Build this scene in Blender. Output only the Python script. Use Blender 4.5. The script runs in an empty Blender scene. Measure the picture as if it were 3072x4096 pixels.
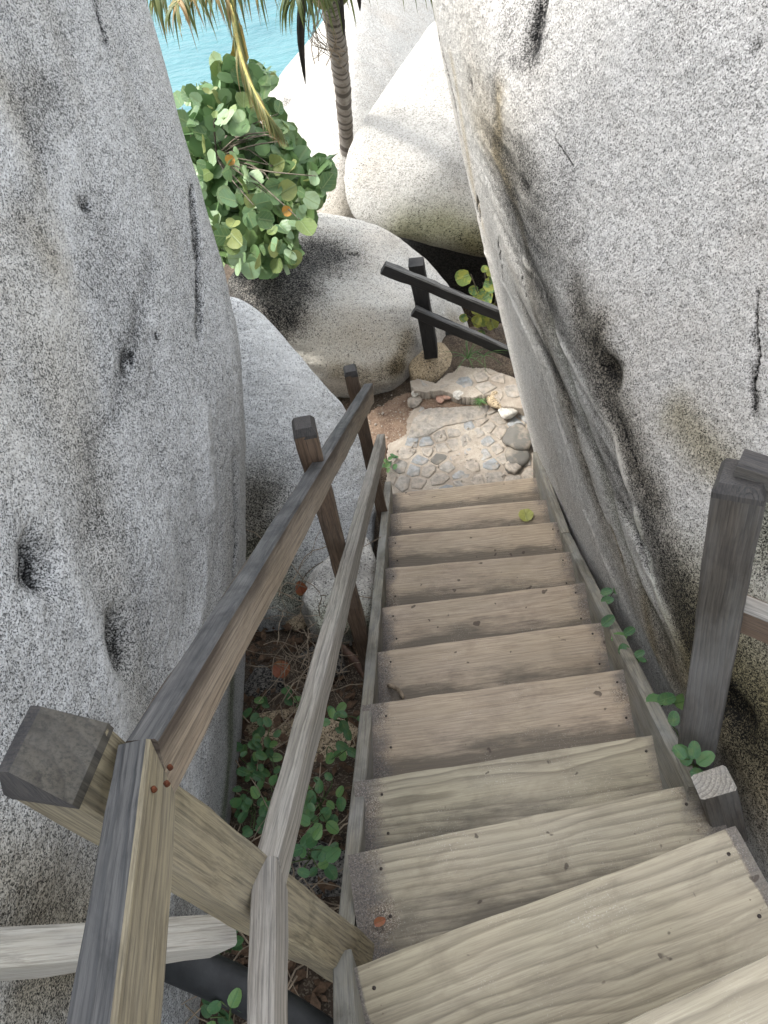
import bpy, bmesh, math, random
import numpy as np
from mathutils import Vector, Matrix
from mathutils.bvhtree import BVHTree

random.seed(7)
RNG = np.random.default_rng(7)
PI = math.pi
SC = bpy.context.scene
COL = SC.collection

# ------------------------------------------------------------------ camera
F = 3080.0
KX = 3072 / 1659.0
_d = np.array([1960 - 1536, 4200 - 2048, F]); _d /= np.linalg.norm(_d)
_up = -_d
_fy = np.array([0, 0, 1.0]); _fy = _fy - (_fy @ _up) * _up; _fy /= np.linalg.norm(_fy)
_fx = np.cross(_fy, _up)
R = np.array([_fx, _fy, _up])            # image axes (right, down, forward) -> world

cam_d = bpy.data.cameras.new('camera')
cam = bpy.data.objects.new('camera', cam_d); COL.objects.link(cam)
cam_d.sensor_fit = 'HORIZONTAL'; cam_d.sensor_width = 36
cam_d.lens = F / 3072 * 36
cam_d.clip_start = 0.02; cam_d.clip_end = 6000
cam.matrix_world = Matrix(((R[0][0], -R[0][1], -R[0][2], 0), (R[1][0], -R[1][1], -R[1][2], 0),
                           (R[2][0], -R[2][1], -R[2][2], 0), (0, 0, 0, 1)))
SC.camera = cam

# ------------------------------------------------------------------ light
SUN_EL, SUN_AZ = 56.0, 290.0        # azimuth clockwise from +Y: from the left
w = bpy.data.worlds.new('World'); SC.world = w; w.use_nodes = True
nt = w.node_tree; nt.nodes.clear()
sky = nt.nodes.new('ShaderNodeTexSky'); sky.sky_type = 'NISHITA'; sky.sun_disc = False
sky.sun_elevation = math.radians(SUN_EL); sky.sun_rotation = math.radians(SUN_AZ)
sky.air_density = 1.0; sky.dust_density = 3.0; sky.ozone_density = 1.0
bg = nt.nodes.new('ShaderNodeBackground'); bg.inputs[1].default_value = 0.15
wo = nt.nodes.new('ShaderNodeOutputWorld')
hs = nt.nodes.new('ShaderNodeHueSaturation'); hs.inputs['Saturation'].default_value = .32   # hazy tropical sky
nt.links.new(sky.outputs[0], hs.inputs['Color']); nt.links.new(hs.outputs[0], bg.inputs[0]); nt.links.new(bg.outputs[0], wo.inputs[0])
sd = bpy.data.lights.new('sun', 'SUN'); sd.energy = 1.0; sd.angle = math.radians(5); sd.color = (1, .96, .9)
sun = bpy.data.objects.new('sun', sd); COL.objects.link(sun)
_el, _az = math.radians(SUN_EL), math.radians(SUN_AZ)
sv = Vector((math.sin(_az) * math.cos(_el), math.cos(_az) * math.cos(_el), math.sin(_el)))
sun.rotation_euler = sv.to_track_quat('Z', 'Y').to_euler(); sun.location = (-6, 0, 12)
SC.view_settings.view_transform = 'Standard'; SC.view_settings.look = 'None'
SC.view_settings.gamma = 1; SC.view_settings.use_curve_mapping = False
SC.view_settings.exposure = 2.12
SC.cycles.max_bounces = 8; SC.cycles.diffuse_bounces = 5; SC.cycles.use_denoising = True

# ------------------------------------------------------------------ points of the place
def ray(u, v):
    return R @ np.array([(u * KX - 1536) / F, (v * KX - 2048) / F, 1.0])
def P(u, v, x=None, y=None, z=None, d=None):
    r = ray(u, v)
    t = d if d is not None else (x / r[0] if x is not None else (y / r[1] if y is not None else z / r[2]))
    return Vector((r * t).tolist())

# ------------------------------------------------------------------ noise
def _hash(i, j, k, s):
    h = (i * 374761393 + j * 668265263 + k * 2147483647 + s * 1274126177) & 0xFFFFFFFF
    h = ((h ^ (h >> 13)) * 1103515245) & 0xFFFFFFFF
    h = ((h ^ (h >> 15)) * 2246822519) & 0xFFFFFFFF
    return ((h ^ (h >> 16)) & 0xFFFFFF) / float(0xFFFFFF)
def vn(p, s=0):
    p = np.asarray(p, float); f = np.floor(p); i = f.astype(np.int64); t = p - f; t = t * t * (3 - 2 * t)
    o = 0
    for a in (0, 1):
        for b in (0, 1):
            for c in (0, 1):
                wt = (t[:, 0] if a else 1 - t[:, 0]) * (t[:, 1] if b else 1 - t[:, 1]) * (t[:, 2] if c else 1 - t[:, 2])
                o = o + wt * _hash(i[:, 0] + a, i[:, 1] + b, i[:, 2] + c, s)
    return o * 2 - 1
def fbm(p, o=4, s=0):
    p = np.asarray(p, float); r = 0; a = 1.0
    for k in range(o):
        r = r + a * vn(p * (2 ** k) + 17.3 * k, s + k); a *= .5
    return r / 1.6

# ------------------------------------------------------------------ materials
class NT:
    def __init__(s, name):
        s.m = bpy.data.materials.new(name); s.m.use_nodes = True
        s.t = s.m.node_tree; s.t.nodes.clear()
        s.out = s.n('ShaderNodeOutputMaterial'); s.b = s.n('ShaderNodeBsdfPrincipled')
        s.t.links.new(s.b.outputs[0], s.out.inputs[0])
    def n(s, k, **kw):
        n = s.t.nodes.new(k)
        for a, b in kw.items(): setattr(n, a, b)
        return n
    def l(s, a, b): s.t.links.new(a, b)
    def set(s, n, i, v):
        if hasattr(v, 'default_value') or isinstance(v, bpy.types.NodeSocket): s.l(v, n.inputs[i])
        else: n.inputs[i].default_value = v
    def math(s, op, a, b=0.0, c=None, clamp=False):
        n = s.n('ShaderNodeMath', operation=op, use_clamp=clamp); s.set(n, 0, a); s.set(n, 1, b)
        if c is not None: s.set(n, 2, c)
        return n.outputs[0]
    def coord(s, k='Object'): return s.n('ShaderNodeTexCoord').outputs[k]
    def map(s, v, scale=(1, 1, 1), loc=(0, 0, 0)):
        n = s.n('ShaderNodeMapping'); s.l(v, n.inputs[0]); s.set(n, 'Scale', scale); s.set(n, 'Location', loc); return n.outputs[0]
    def noise(s, v, sc, det=4, rough=.55, dist=0, k=0):
        n = s.n('ShaderNodeTexNoise'); s.l(v, n.inputs['Vector']); s.set(n, 'Scale', sc); s.set(n, 'Detail', det)
        s.set(n, 'Roughness', rough); s.set(n, 'Distortion', dist); return n.outputs[k]
    def voro(s, v, sc, k='Color', feat='F1'):
        n = s.n('ShaderNodeTexVoronoi', feature=feat); s.l(v, n.inputs['Vector']); s.set(n, 'Scale', sc); return n.outputs[k]
    def ramp(s, f, stops, interp='LINEAR'):
        n = s.n('ShaderNodeValToRGB'); s.l(f, n.inputs[0]); e = n.color_ramp; e.interpolation = interp
        while len(e.elements) < len(stops): e.elements.new(.5)
        for q, (p, c) in zip(e.elements, stops):
            q.position = p; c = (c, c, c) if isinstance(c, (int, float)) else c; q.color = (*c, 1)
        return n.outputs[0]
    def mix(s, f, a, b, mode='MIX'):
        n = s.n('ShaderNodeMix', data_type='RGBA', blend_type=mode)
        s.set(n, 0, f)
        for i, v in ((6, a), (7, b)):
            if isinstance(v, tuple): v = (*v, 1) if len(v) == 3 else v
            s.set(n, i, v)
        return n.outputs[2]
    def vadd(s, a, b, op='ADD'):
        n = s.n('ShaderNodeVectorMath', operation=op); s.set(n, 0, a); s.set(n, 1, b); return n.outputs[0]
    def attr(s, name):
        return s.n('ShaderNodeAttribute', attribute_name=name).outputs['Fac']
    def bump(s, h, strength=.5, dist=.01):
        n = s.n('ShaderNodeBump'); s.l(h, n.inputs['Height']); s.set(n, 'Strength', strength); s.set(n, 'Distance', dist)
        s.l(n.outputs[0], s.b.inputs['Normal']); return n
    def done(s, col, rough=.8, spec=.3):
        s.set(s.b, 'Base Color', (*col, 1) if isinstance(col, tuple) else col); s.set(s.b, 'Roughness', rough)
        s.set(s.b, 'Specular IOR Level', spec); return s.m

def granite(name, lo, mid, hi, dark=.2, sc=150, warm=.0, macro=.35, feats=True, bump=.6, flecks=1.0):
    m = NT(name); co = m.coord()
    dv = m.noise(co, sc * .9, 2, .6, 0, 1)
    c2 = m.vadd(co, m.vadd(dv, (.7 / sc, .7 / sc, .7 / sc), 'MULTIPLY'))
    va = m.n('ShaderNodeTexVoronoi', feature='F1'); m.l(c2, va.inputs['Vector']); m.set(va, 'Scale', sc)
    ra = m.n('ShaderNodeSeparateColor'); m.l(va.outputs['Color'], ra.inputs[0])
    vb = m.n('ShaderNodeTexVoronoi', feature='F1'); m.l(c2, vb.inputs['Vector']); m.set(vb, 'Scale', sc * 2.1)
    rb = m.n('ShaderNodeSeparateColor'); m.l(vb.outputs['Color'], rb.inputs[0])
    # large stains shift the share of dark grains
    big = m.noise(co, .9, 5, .62, .6)
    med = m.noise(m.map(co, (5, 5, 2.2)), 1.3, 5, .65, .4)
    sh = m.math('MULTIPLY', m.math('SUBTRACT', m.math('ADD', big, med), 1.0), macro)
    sh = m.math('ADD', sh, m.math('MULTIPLY', m.math('SUBTRACT', m.noise(co, sc * .11, 3, .65), .5), .30))
    if feats:
        sh = m.math('SUBTRACT', sh, m.math('MULTIPLY', m.attr('stain'), .42))
        sh = m.math('ADD', sh, m.math('MULTIPLY', m.attr('pale'), .45))
    v = m.math('ADD', m.math('MULTIPLY', ra.outputs[0], .62), m.math('MULTIPLY', rb.outputs[0], .38))
    v = m.math('ADD', v, sh)
    col = m.ramp(v, [(0, (.012, .013, .014)), (dark, lo), (dark + .16, mid), (dark + .42, hi), (1, tuple(min(.82, h * 1.22) for h in hi))])
    vc = m.n('ShaderNodeTexVoronoi', feature='F1'); m.l(c2, vc.inputs['Vector']); m.set(vc, 'Scale', sc * .42)
    rc_ = m.n('ShaderNodeSeparateColor'); m.l(vc.outputs['Color'], rc_.inputs[0])
    big_ = m.math('MULTIPLY', m.math('GREATER_THAN', rc_.outputs[0], .88), m.math('LESS_THAN', vc.outputs['Distance'], .36))
    col = m.mix(m.math('MULTIPLY', big_, .7 * flecks), col, (.03, .031, .033))
    if warm:
        wn = m.noise(co, 1.6, 4, .6)
        col = m.mix(m.math('MULTIPLY', m.ramp(wn, [(.45, 0.), (.7, 1.)]), warm), col, (.62, .50, .36), 'MULTIPLY')
    if feats:
        col = m.mix(m.math('MULTIPLY', m.attr('ochre'), .75, clamp=True), col, (.78, .66, .44), 'MULTIPLY')
        col = m.mix(m.math('MULTIPLY', m.attr('moss'), .8, clamp=True), col, (.50, .56, .34), 'MULTIPLY')
        col = m.mix(m.math('MULTIPLY', m.attr('stain'), .5, clamp=True), col, (.16, .155, .15), 'MULTIPLY')
    h = m.math('ADD', m.math('MULTIPLY', ra.outputs[1], .5), m.math('MULTIPLY', m.noise(co, sc * .35, 5, .7), 1.1))
    h = m.math('ADD', h, m.math('MULTIPLY', rb.outputs[1], .3))
    h = m.math('ADD', h, m.math('MULTIPLY', m.noise(co, 26, 4, .6), sc * .035))
    m.bump(h, bump, 1.1 / sc)
    return m.done(col, .82, .25)

def wood(name, pale, mid, dark, grey=.4, ringf=130, stain=.3, edge=False, wobble=.05, wet=0., rc=.85, fb=.75, topdark=0.):
    """weathered softwood; the board's own X axis runs with the grain"""
    m = NT(name); co = m.coord(); rnd = m.n('ShaderNodeObjectInfo').outputs['Random']
    off = m.n('ShaderNodeCombineXYZ'); m.l(m.math('MULTIPLY', rnd, 37.), off.inputs[0])
    m.l(m.math('MULTIPLY', rnd, 11.), off.inputs[1]); m.l(m.math('MULTIPLY', rnd, 5.), off.inputs[2])
    cn = m.vadd(co, off.outputs[0])
    sp = m.n('ShaderNodeSeparateXYZ'); m.l(co, sp.inputs[0])
    wob = m.noise(m.map(cn, (1.1, 2, 2)), 1.3, 3, .5, 0, 1); ws = m.n('ShaderNodeSeparateColor'); m.l(wob, ws.inputs[0])
    yy = m.math('ADD', sp.outputs[1], m.math('MULTIPLY', m.math('SUBTRACT', ws.outputs[0], .5), wobble))
    yy = m.math('ADD', yy, m.math('MULTIPLY', m.math('SUBTRACT', rnd, .5), .20))
    zz = m.math('ADD', sp.outputs[2], m.math('MULTIPLY', m.math('SUBTRACT', ws.outputs[1], .5), .05))
    zz = m.math('ADD', zz, .052)
    rr = m.math('SQRT', m.math('ADD', m.math('MULTIPLY', yy, yy), m.math('MULTIPLY', zz, zz)))
    rr = m.math('ADD', rr, m.math('MULTIPLY', m.noise(m.map(cn, (6, 60, 60)), 1, 3, .6), .004))
    ring = m.math('FRACT', m.math('MULTIPLY', rr, ringf))
    ringc = m.ramp(ring, [(0, 0.), (.55, .35), (.86, 1.), (1, 0.)])
    fib = m.noise(m.map(cn, (5, 170, 170)), 1.5, 5, .7)
    fib2 = m.noise(m.map(cn, (1.3, 26, 26)), 1.5, 4, .6)
    col = m.mix(m.math('MULTIPLY', ringc, m.math('MULTIPLY', rc, m.ramp(m.noise(m.map(cn, (1, 4, 4)), 1.7, 3), [(.34, .45), (.55, 1.)]))), pale, mid)
    col = m.mix(m.ramp(fib, [(.36, fb), (.56, 0.)]), col, dark)
    col = m.mix(m.math('MULTIPLY', m.ramp(fib2, [(.35, 1.), (.62, 0.)]), .5 * fb), col, mid)
    gn = m.noise(m.map(cn, (2, 7, 7)), 1.2, 5, .6)
    col = m.mix(m.math('MULTIPLY', m.ramp(gn, [(.4, 0.), (.65, 1.)]), grey), col, (.27, .275, .27))
    dn = m.noise(m.map(cn, (3, 6, 6)), 1.7, 6, .68, .5)
    col = m.mix(m.math('MULTIPLY', m.ramp(dn, [(.5, 0.), (.66, 1.)]), stain), col, dark)
    tn = m.noise(cn, 2.4, 4, .6)
    col = m.mix(m.math('MULTIPLY', m.ramp(tn, [(.4, 0.), (.62, 1.)]), .45), col, m.mix(.75, col, (.80, .84, .78), 'MULTIPLY'))
    if topdark:
        td = m.math('ADD', m.math('MULTIPLY', sp.outputs[2], 14.), m.math('MULTIPLY', m.math('SUBTRACT', m.noise(m.map(cn, (1.6, 9, 9)), 1.5, 5, .65), .5), 1.6))
        col = m.mix(m.math('MULTIPLY', m.ramp(td, [(.0, 0.), (.45, 1.)]), topdark), col, (.05, .038, .03))
    h = m.math('ADD', m.math('MULTIPLY', ringc, -.6), m.math('MULTIPLY', fib, .8))
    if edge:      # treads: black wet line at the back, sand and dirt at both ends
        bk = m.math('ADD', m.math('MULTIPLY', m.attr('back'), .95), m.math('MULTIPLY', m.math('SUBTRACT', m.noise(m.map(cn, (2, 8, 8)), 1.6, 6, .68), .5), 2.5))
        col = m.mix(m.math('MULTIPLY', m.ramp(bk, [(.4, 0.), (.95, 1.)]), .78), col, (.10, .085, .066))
        en = m.math('ADD', m.attr('end'), m.math('MULTIPLY', m.math('SUBTRACT', m.noise(cn, 7, 6, .75), .5), 2.2))
        grit = m.voro(cn, 420); gs = m.n('ShaderNodeSeparateColor'); m.l(grit, gs.inputs[0])
        gc = m.ramp(gs.outputs[0], [(0, (.06, .048, .037)), (.4, (.17, .135, .10)), (.85, (.33, .275, .21)), (1, (.5, .45, .38))])
        col = m.mix(m.math('MULTIPLY', m.ramp(en, [(.42, 0.), (.8, 1.)]), m.ramp(m.noise(cn, 5, 3), [(.36, .25), (.56, .9)])), col, gc)
        col = m.mix(m.math('MULTIPLY', m.ramp(m.math('ADD', m.attr('end'), m.math('MULTIPLY', m.math('SUBTRACT', m.noise(m.map(cn, (1, 1.6, 1), (5, 3, 1)), 6, 5, .7), .5), 2.0)), [(.45, 0.), (.9, 1.)]), .6), col, (.10, .095, .095))
        sp2 = m.noise(cn, 26, 2, .4, .3)
        col = m.mix(m.ramp(sp2, [(.72, 0.), (.75, .75)]), col, (.06, .045, .035))
        sd_ = m.voro(cn, 520); s2 = m.n('ShaderNodeSeparateColor'); m.l(sd_, s2.inputs[0])
        lit = m.math('MULTIPLY', m.ramp(s2.outputs[0], [(.94, 0.), (.96, 1.)]), m.ramp(m.noise(cn, 7, 4), [(.5, 0.), (.7, .5)]))
        col = m.mix(lit, col, (.6, .55, .48))
        h = m.math('ADD', h, m.math('MULTIPLY', m.math('MULTIPLY', gs.outputs[1], .9), m.ramp(en, [(.42, 0.), (.8, 1.)])))
    m.bump(h, .55, .0022)
    return m.done(col, .72 - wet, .3)

def plain(name, col, var=.3, sc=20, rough=.8, spec=.3, bump=.3, bd=.004, col2=None):
    m = NT(name); co = m.coord(); n = m.noise(co, sc, 5, .65)
    c2 = col2 or tuple(c * (1 - var) * .6 for c in col)
    c = m.mix(m.ramp(n, [(.35, 0.), (.68, 1.)]), c2, col)
    if bump: m.bump(m.noise(co, sc * 3, 4, .7), bump, bd)
    return m.done(c, rough, spec)

def leafmat(name, cols, vein=(.25, .33, .15), rough=.42, spots=0.):
    m = NT(name); co = m.coord(); rnd = m.n('ShaderNodeObjectInfo').outputs['Random']
    n = len(cols); c = m.ramp(rnd, [(i / n, cc) for i, cc in enumerate(cols)], 'CONSTANT')
    sp = m.n('ShaderNodeSeparateXYZ'); m.l(co, sp.inputs[0])
    # midrib along X and side veins: unit-size leaf
    ay = m.math('ABSOLUTE', sp.outputs[1])
    mid = m.ramp(ay, [(0, 1.), (.045, 0.)])
    sv_ = m.math('FRACT', m.math('MULTIPLY', m.math('SUBTRACT', sp.outputs[0], m.math('MULTIPLY', ay, .75)), 4.5))
    sd_ = m.ramp(m.math('ABSOLUTE', m.math('SUBTRACT', sv_, .5)), [(0, .6), (.09, 0.)])
    c = m.mix(m.math('MAXIMUM', mid, sd_), c, vein)
    nn = m.noise(m.vadd(co, m.n('ShaderNodeObjectInfo').outputs['Location']), 2.2, 4, .6)
    c = m.mix(m.math('MULTIPLY', m.ramp(nn, [(.45, 0.), (.7, 1.)]), .35), c, (.20, .24, .07))
    if spots: c = m.mix(m.math('MULTIPLY', m.ramp(nn, [(.5, 0.), (.56, 1.)]), spots), c, (.33, .34, .07))
    m.b.inputs['Transmission Weight'].default_value = 0
    m.set(m.b, 'Subsurface Weight', 0.0)
    m.bump(m.math('ADD', mid, sd_), .3, .03)
    mm = m.done(c, rough, .4)
    tr = m.n('ShaderNodeBsdfTranslucent'); m.l(c, tr.inputs[0]); mx = m.n('ShaderNodeMixShader'); mx.inputs[0].default_value = .22
    m.l(m.b.outputs[0], mx.inputs[1]); m.l(tr.outputs[0], mx.inputs[2]); m.l(mx.outputs[0], m.out.inputs[0])
    return mm

def frondmat():
    m = NT('frond_leaf'); t = m.attr('tone')
    c = m.ramp(t, [(0, (.05, .065, .018)), (.3, (.085, .11, .03)), (.55, (.17, .19, .07)), (.70, (.26, .22, .09)), (.86, (.30, .20, .09)), (1, (.40, .36, .27))])
    mm = m.done(c, .5, .35)
    tr = m.n('ShaderNodeBsdfTranslucent'); m.l(c, tr.inputs[0]); mx = m.n('ShaderNodeMixShader'); mx.inputs[0].default_value = .25
    m.l(m.b.outputs[0], mx.inputs[1]); m.l(tr.outputs[0], mx.inputs[2]); m.l(mx.outputs[0], m.out.inputs[0])
    return mm

def watermat():
    m = NT('sea_water'); co = m.coord()
    n1 = m.noise(m.map(co, (1, 2.3, 1)), 1.1, 5, .6, .3); n2 = m.noise(m.map(co, (1, 1.8, 1)), 4.5, 4, .6, .2)
    c = m.mix(m.ramp(m.noise(m.map(co, (1, 2.2, 1)), .8, 6, .65), [(.35, 0.), (.65, 1.)]), (.014, .085, .11), (.035, .135, .155))
    dd = m.n('ShaderNodeSeparateXYZ'); m.l(co, dd.inputs[0])
    c = m.mix(m.ramp(m.math('MULTIPLY', m.math('SUBTRACT', dd.outputs[1], 13), .07), [(0, .55), (.6, 0.)]), c, (.10, .20, .20))
    m.bump(m.math('ADD', m.math('MULTIPLY', n1, 1.), m.math('MULTIPLY', n2, .35)), .6, .12)
    return m.done(c, .3, .25)

def soilmat(name, a, b, c3, sc=9):
    m = NT(name); co = m.coord()
    n = m.noise(co, sc, 7, .7, .4); v = m.voro(co, 190); s = m.n('ShaderNodeSeparateColor'); m.l(v, s.inputs[0])
    c = m.mix(m.ramp(n, [(.38, 0.), (.65, 1.)]), a, b)
    c = m.mix(m.math('MULTIPLY', m.ramp(s.outputs[0], [(.72, 0.), (.85, 1.)]), .6), c, c3)
    m.bump(m.math('ADD', n, m.math('MULTIPLY', s.outputs[1], .25)), .8, .012)
    return m.done(c, .9, .2)

G_LEFT = granite('granite_grey', (.04, .041, .04), (.23, .235, .23), (.60, .605, .595), .14, 310, macro=.14, flecks=.7)
G_RIGHT = granite('granite_warm_grey', (.085, .08, .075), (.28, .27, .25), (.58, .565, .535), .10, 300, .25, .14, flecks=.6)
G_PALE = granite('granite_pale', (.12, .12, .118), (.36, .37, .37), (.66, .67, .66), .11, 240, .0, .12)
G_MID = granite('granite_tan', (.16, .145, .125), (.42, .40, .36), (.62, .60, .55), .08, 170, .3, .20)
G_WHITE = granite('granite_sunlit_white', (.16, .15, .13), (.30, .29, .265), (.39, .38, .35), .12, 120, .25, .3, bump=.5, flecks=.3)
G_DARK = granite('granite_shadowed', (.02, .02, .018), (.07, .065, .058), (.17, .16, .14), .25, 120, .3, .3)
G_CAVE_SHADE = granite('granite_cave_shade', (.008, .008, .007), (.02, .02, .018), (.04, .038, .034), .3, 120, .3, .3)  # near-black colour stands for the unlit depth of the cave
G_YEL = granite('granite_yellow', (.12, .09, .055), (.30, .235, .145), (.46, .37, .25), .2, 150, .2, .25)
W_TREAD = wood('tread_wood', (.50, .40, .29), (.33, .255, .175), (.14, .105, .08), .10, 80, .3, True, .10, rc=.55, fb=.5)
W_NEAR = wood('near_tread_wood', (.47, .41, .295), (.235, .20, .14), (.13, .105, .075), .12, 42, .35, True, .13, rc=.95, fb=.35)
W_STR = wood('stringer_wood', (.30, .27, .21), (.17, .155, .12), (.06, .055, .045), .6, 120, .5)
W_RAIL = wood('rail_wood', (.33, .27, .20), (.215, .165, .115), (.07, .055, .042), .15, 110, .3, topdark=.85)
W_RAILT = wood('rail_top_wood', (.135, .13, .125), (.05, .051, .053), (.02, .021, .023), .12, 90, .6, rc=.9)
W_LIGHT = wood('grey_rail_wood', (.42, .385, .33), (.19, .165, .135), (.10, .09, .075), .3, 95, .2, rc=1.)
W_POST = wood('post_wood', (.33, .28, .18), (.20, .165, .105), (.05, .042, .032), .15, 90, .35)
W_CAP = wood('post_end_wood', (.085, .075, .065), (.045, .043, .043), (.02, .02, .022), .1, 200, .5)
W_BROWN = wood('brown_post_wood', (.20, .135, .09), (.12, .08, .052), (.035, .026, .02), .1, 120, .4)
W_BLACK = wood('blackened_wood', (.034, .032, .032), (.02, .019, .02), (.008, .008, .008), .04, 100, .5)
W_RPOST = wood('dark_weathered_wood', (.115, .10, .082), (.06, .053, .044), (.03, .027, .025), .3, 100, .4)
W_BLEACH = wood('bleached_wood', (.55, .51, .43), (.40, .36, .29), (.16, .14, .11), .35, 80, .1)
M_SOIL = soilmat('leaf_litter_soil', (.035, .026, .019), (.085, .062, .043), (.20, .165, .12))
M_MORTAR = soilmat('path_mortar', (.27, .23, .185), (.43, .385, .32), (.27, .23, .19), 5)
M_MUD = soilmat('brown_mud', (.13, .085, .06), (.24, .17, .12), (.30, .24, .18), 7)
M_LITTER = plain('dead_leaf_litter', (.16, .10, .06), .5, 40, .85)
M_TWIG = plain('dry_stem', (.38, .30, .21), .4, 30, .85)
M_ROOT = plain('brown_root', (.13, .075, .05), .4, 20, .7)
M_BARK = plain('bush_bark', (.20, .17, .13), .4, 25, .85)
M_RUST = plain('rust', (.16, .05, .02), .4, 90, .9)
M_PIPE = plain('dark_pipe', (.03, .032, .032), .4, 12, .5, .4)
L_GRAPE = leafmat('sea_grape_leaf', [(.16, .27, .13), (.24, .36, .20), (.10, .18, .075), (.18, .25, .08), (.31, .42, .25), (.13, .22, .10), (.27, .38, .21), (.27, .31, .11)])
L_GRAPE2 = leafmat('spotted_sea_grape_leaf', [(.16, .22, .06), (.11, .20, .08), (.22, .24, .06)], spots=.8)
L_CREEP = leafmat('creeper_leaf', [(.065, .16, .06), (.10, .22, .08), (.055, .135, .055), (.15, .28, .09), (.08, .18, .08)], vein=(.08, .2, .07))
L_YELLOW = leafmat('fallen_yellow_leaf', [(.42, .43, .12)], vein=(.3, .3, .08))
L_RED = leafmat('fallen_red_leaf', [(.36, .12, .06)], vein=(.2, .07, .03))
M_GRASS = plain('grass_blade', (.10, .20, .06), .3, 30, .6)
M_FROND = frondmat()
M_RACHIS = plain('frond_stalk', (.40, .30, .09), .3, 20, .6, col2=(.20, .22, .06))
M_NUT = plain('coconut_husk', (.20, .24, .07), .3, 10, .5)
M_SPATHE = plain('dark_spathe', (.03, .026, .022), .3, 20, .7)
M_SEA = watermat()

def trunkmat():
    m = NT('palm_bark'); co = m.coord(); sp = m.n('ShaderNodeSeparateXYZ'); m.l(co, sp.inputs[0])
    n = m.noise(co, 14, 5, .7); a = m.attr('ringfac')
    c = m.mix(m.ramp(n, [(.35, 0.), (.65, 1.)]), (.14, .12, .10), (.27, .25, .22))
    c = m.mix(m.ramp(m.math('ADD', a, m.math('MULTIPLY', m.math('SUBTRACT', n, .5), .8)), [(.6, 0.), (.85, .75)]), c, (.045, .036, .03))
    m.bump(m.noise(m.map(co, (1, 1, .2)), 60, 4, .7), .6, .006)
    return m.done(c, .9, .2)
M_TRUNK = trunkmat()

def stonemat(name, a, b):
    m = NT(name); co = m.coord(); rnd = m.n('ShaderNodeObjectInfo').outputs['Random']
    c0 = m.mix(rnd, a, b); n = m.noise(m.vadd(co, m.n('ShaderNodeObjectInfo').outputs['Location']), 28, 6, .7, .5)
    c = m.mix(m.ramp(n, [(.38, .65), (.6, 0.)]), c0, (.13, .12, .105))
    c = m.mix(m.ramp(m.noise(co, 12, 4), [(.5, 0.), (.7, .5)]), c, (.42, .35, .27))
    m.bump(n, .5, .01); return m.done(c, .75, .3)
M_STONE_G = stonemat('bluish_grey_stone', (.25, .27, .28), (.335, .335, .32))
M_STONE_T = stonemat('tan_stone', (.36, .315, .26), (.31, .295, .265))
M_STONE_D = stonemat('dark_stone', (.07, .07, .065), (.13, .125, .11))
M_STONE_P = stonemat('pinkish_stone', (.45, .27, .20), (.42, .24, .18))
M_STONE_W = stonemat('white_stone', (.62, .60, .55), (.58, .56, .5))

# ------------------------------------------------------------------ object helpers
def link(name, me, mat=None, parent=None, M=None, smooth=True):
    o = bpy.data.objects.new(name, me); COL.objects.link(o)
    if mat is not None and not me.materials:
        for q in (mat if isinstance(mat, (list, tuple)) else [mat]): me.materials.append(q)
    if smooth and len(me.polygons): me.polygons.foreach_set('use_smooth', [True] * len(me.polygons))
    if parent is not None: o.parent = parent
    if M is not None:
        o.matrix_basis = (Matrix.Translation(-Vector(parent['base'])) @ M) if parent is not None and 'base' in parent else M
    return o
def mesh(name, v, f):
    me = bpy.data.meshes.new(name); me.from_pydata([tuple(a) for a in v], [], f); me.update(); return me
def tag(o, label=None, cat=None, group=None, kind=None):
    if label: o['label'] = label
    if cat: o['category'] = cat
    if group: o['group'] = group
    if kind: o['kind'] = kind
    return o
def thing(name, loc, label, cat, group=None):
    o = bpy.data.objects.new(name, None); COL.objects.link(o); o.location = loc; o.empty_display_size = .05
    o['base'] = tuple(loc); return tag(o, label, cat, group)
def wmesh(name, v, f, mat, parent=None, smooth=True):
    """mesh from world points, placed under its thing"""
    return link(name, mesh(name, v, f), mat, parent, Matrix.Identity(4), smooth)

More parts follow.
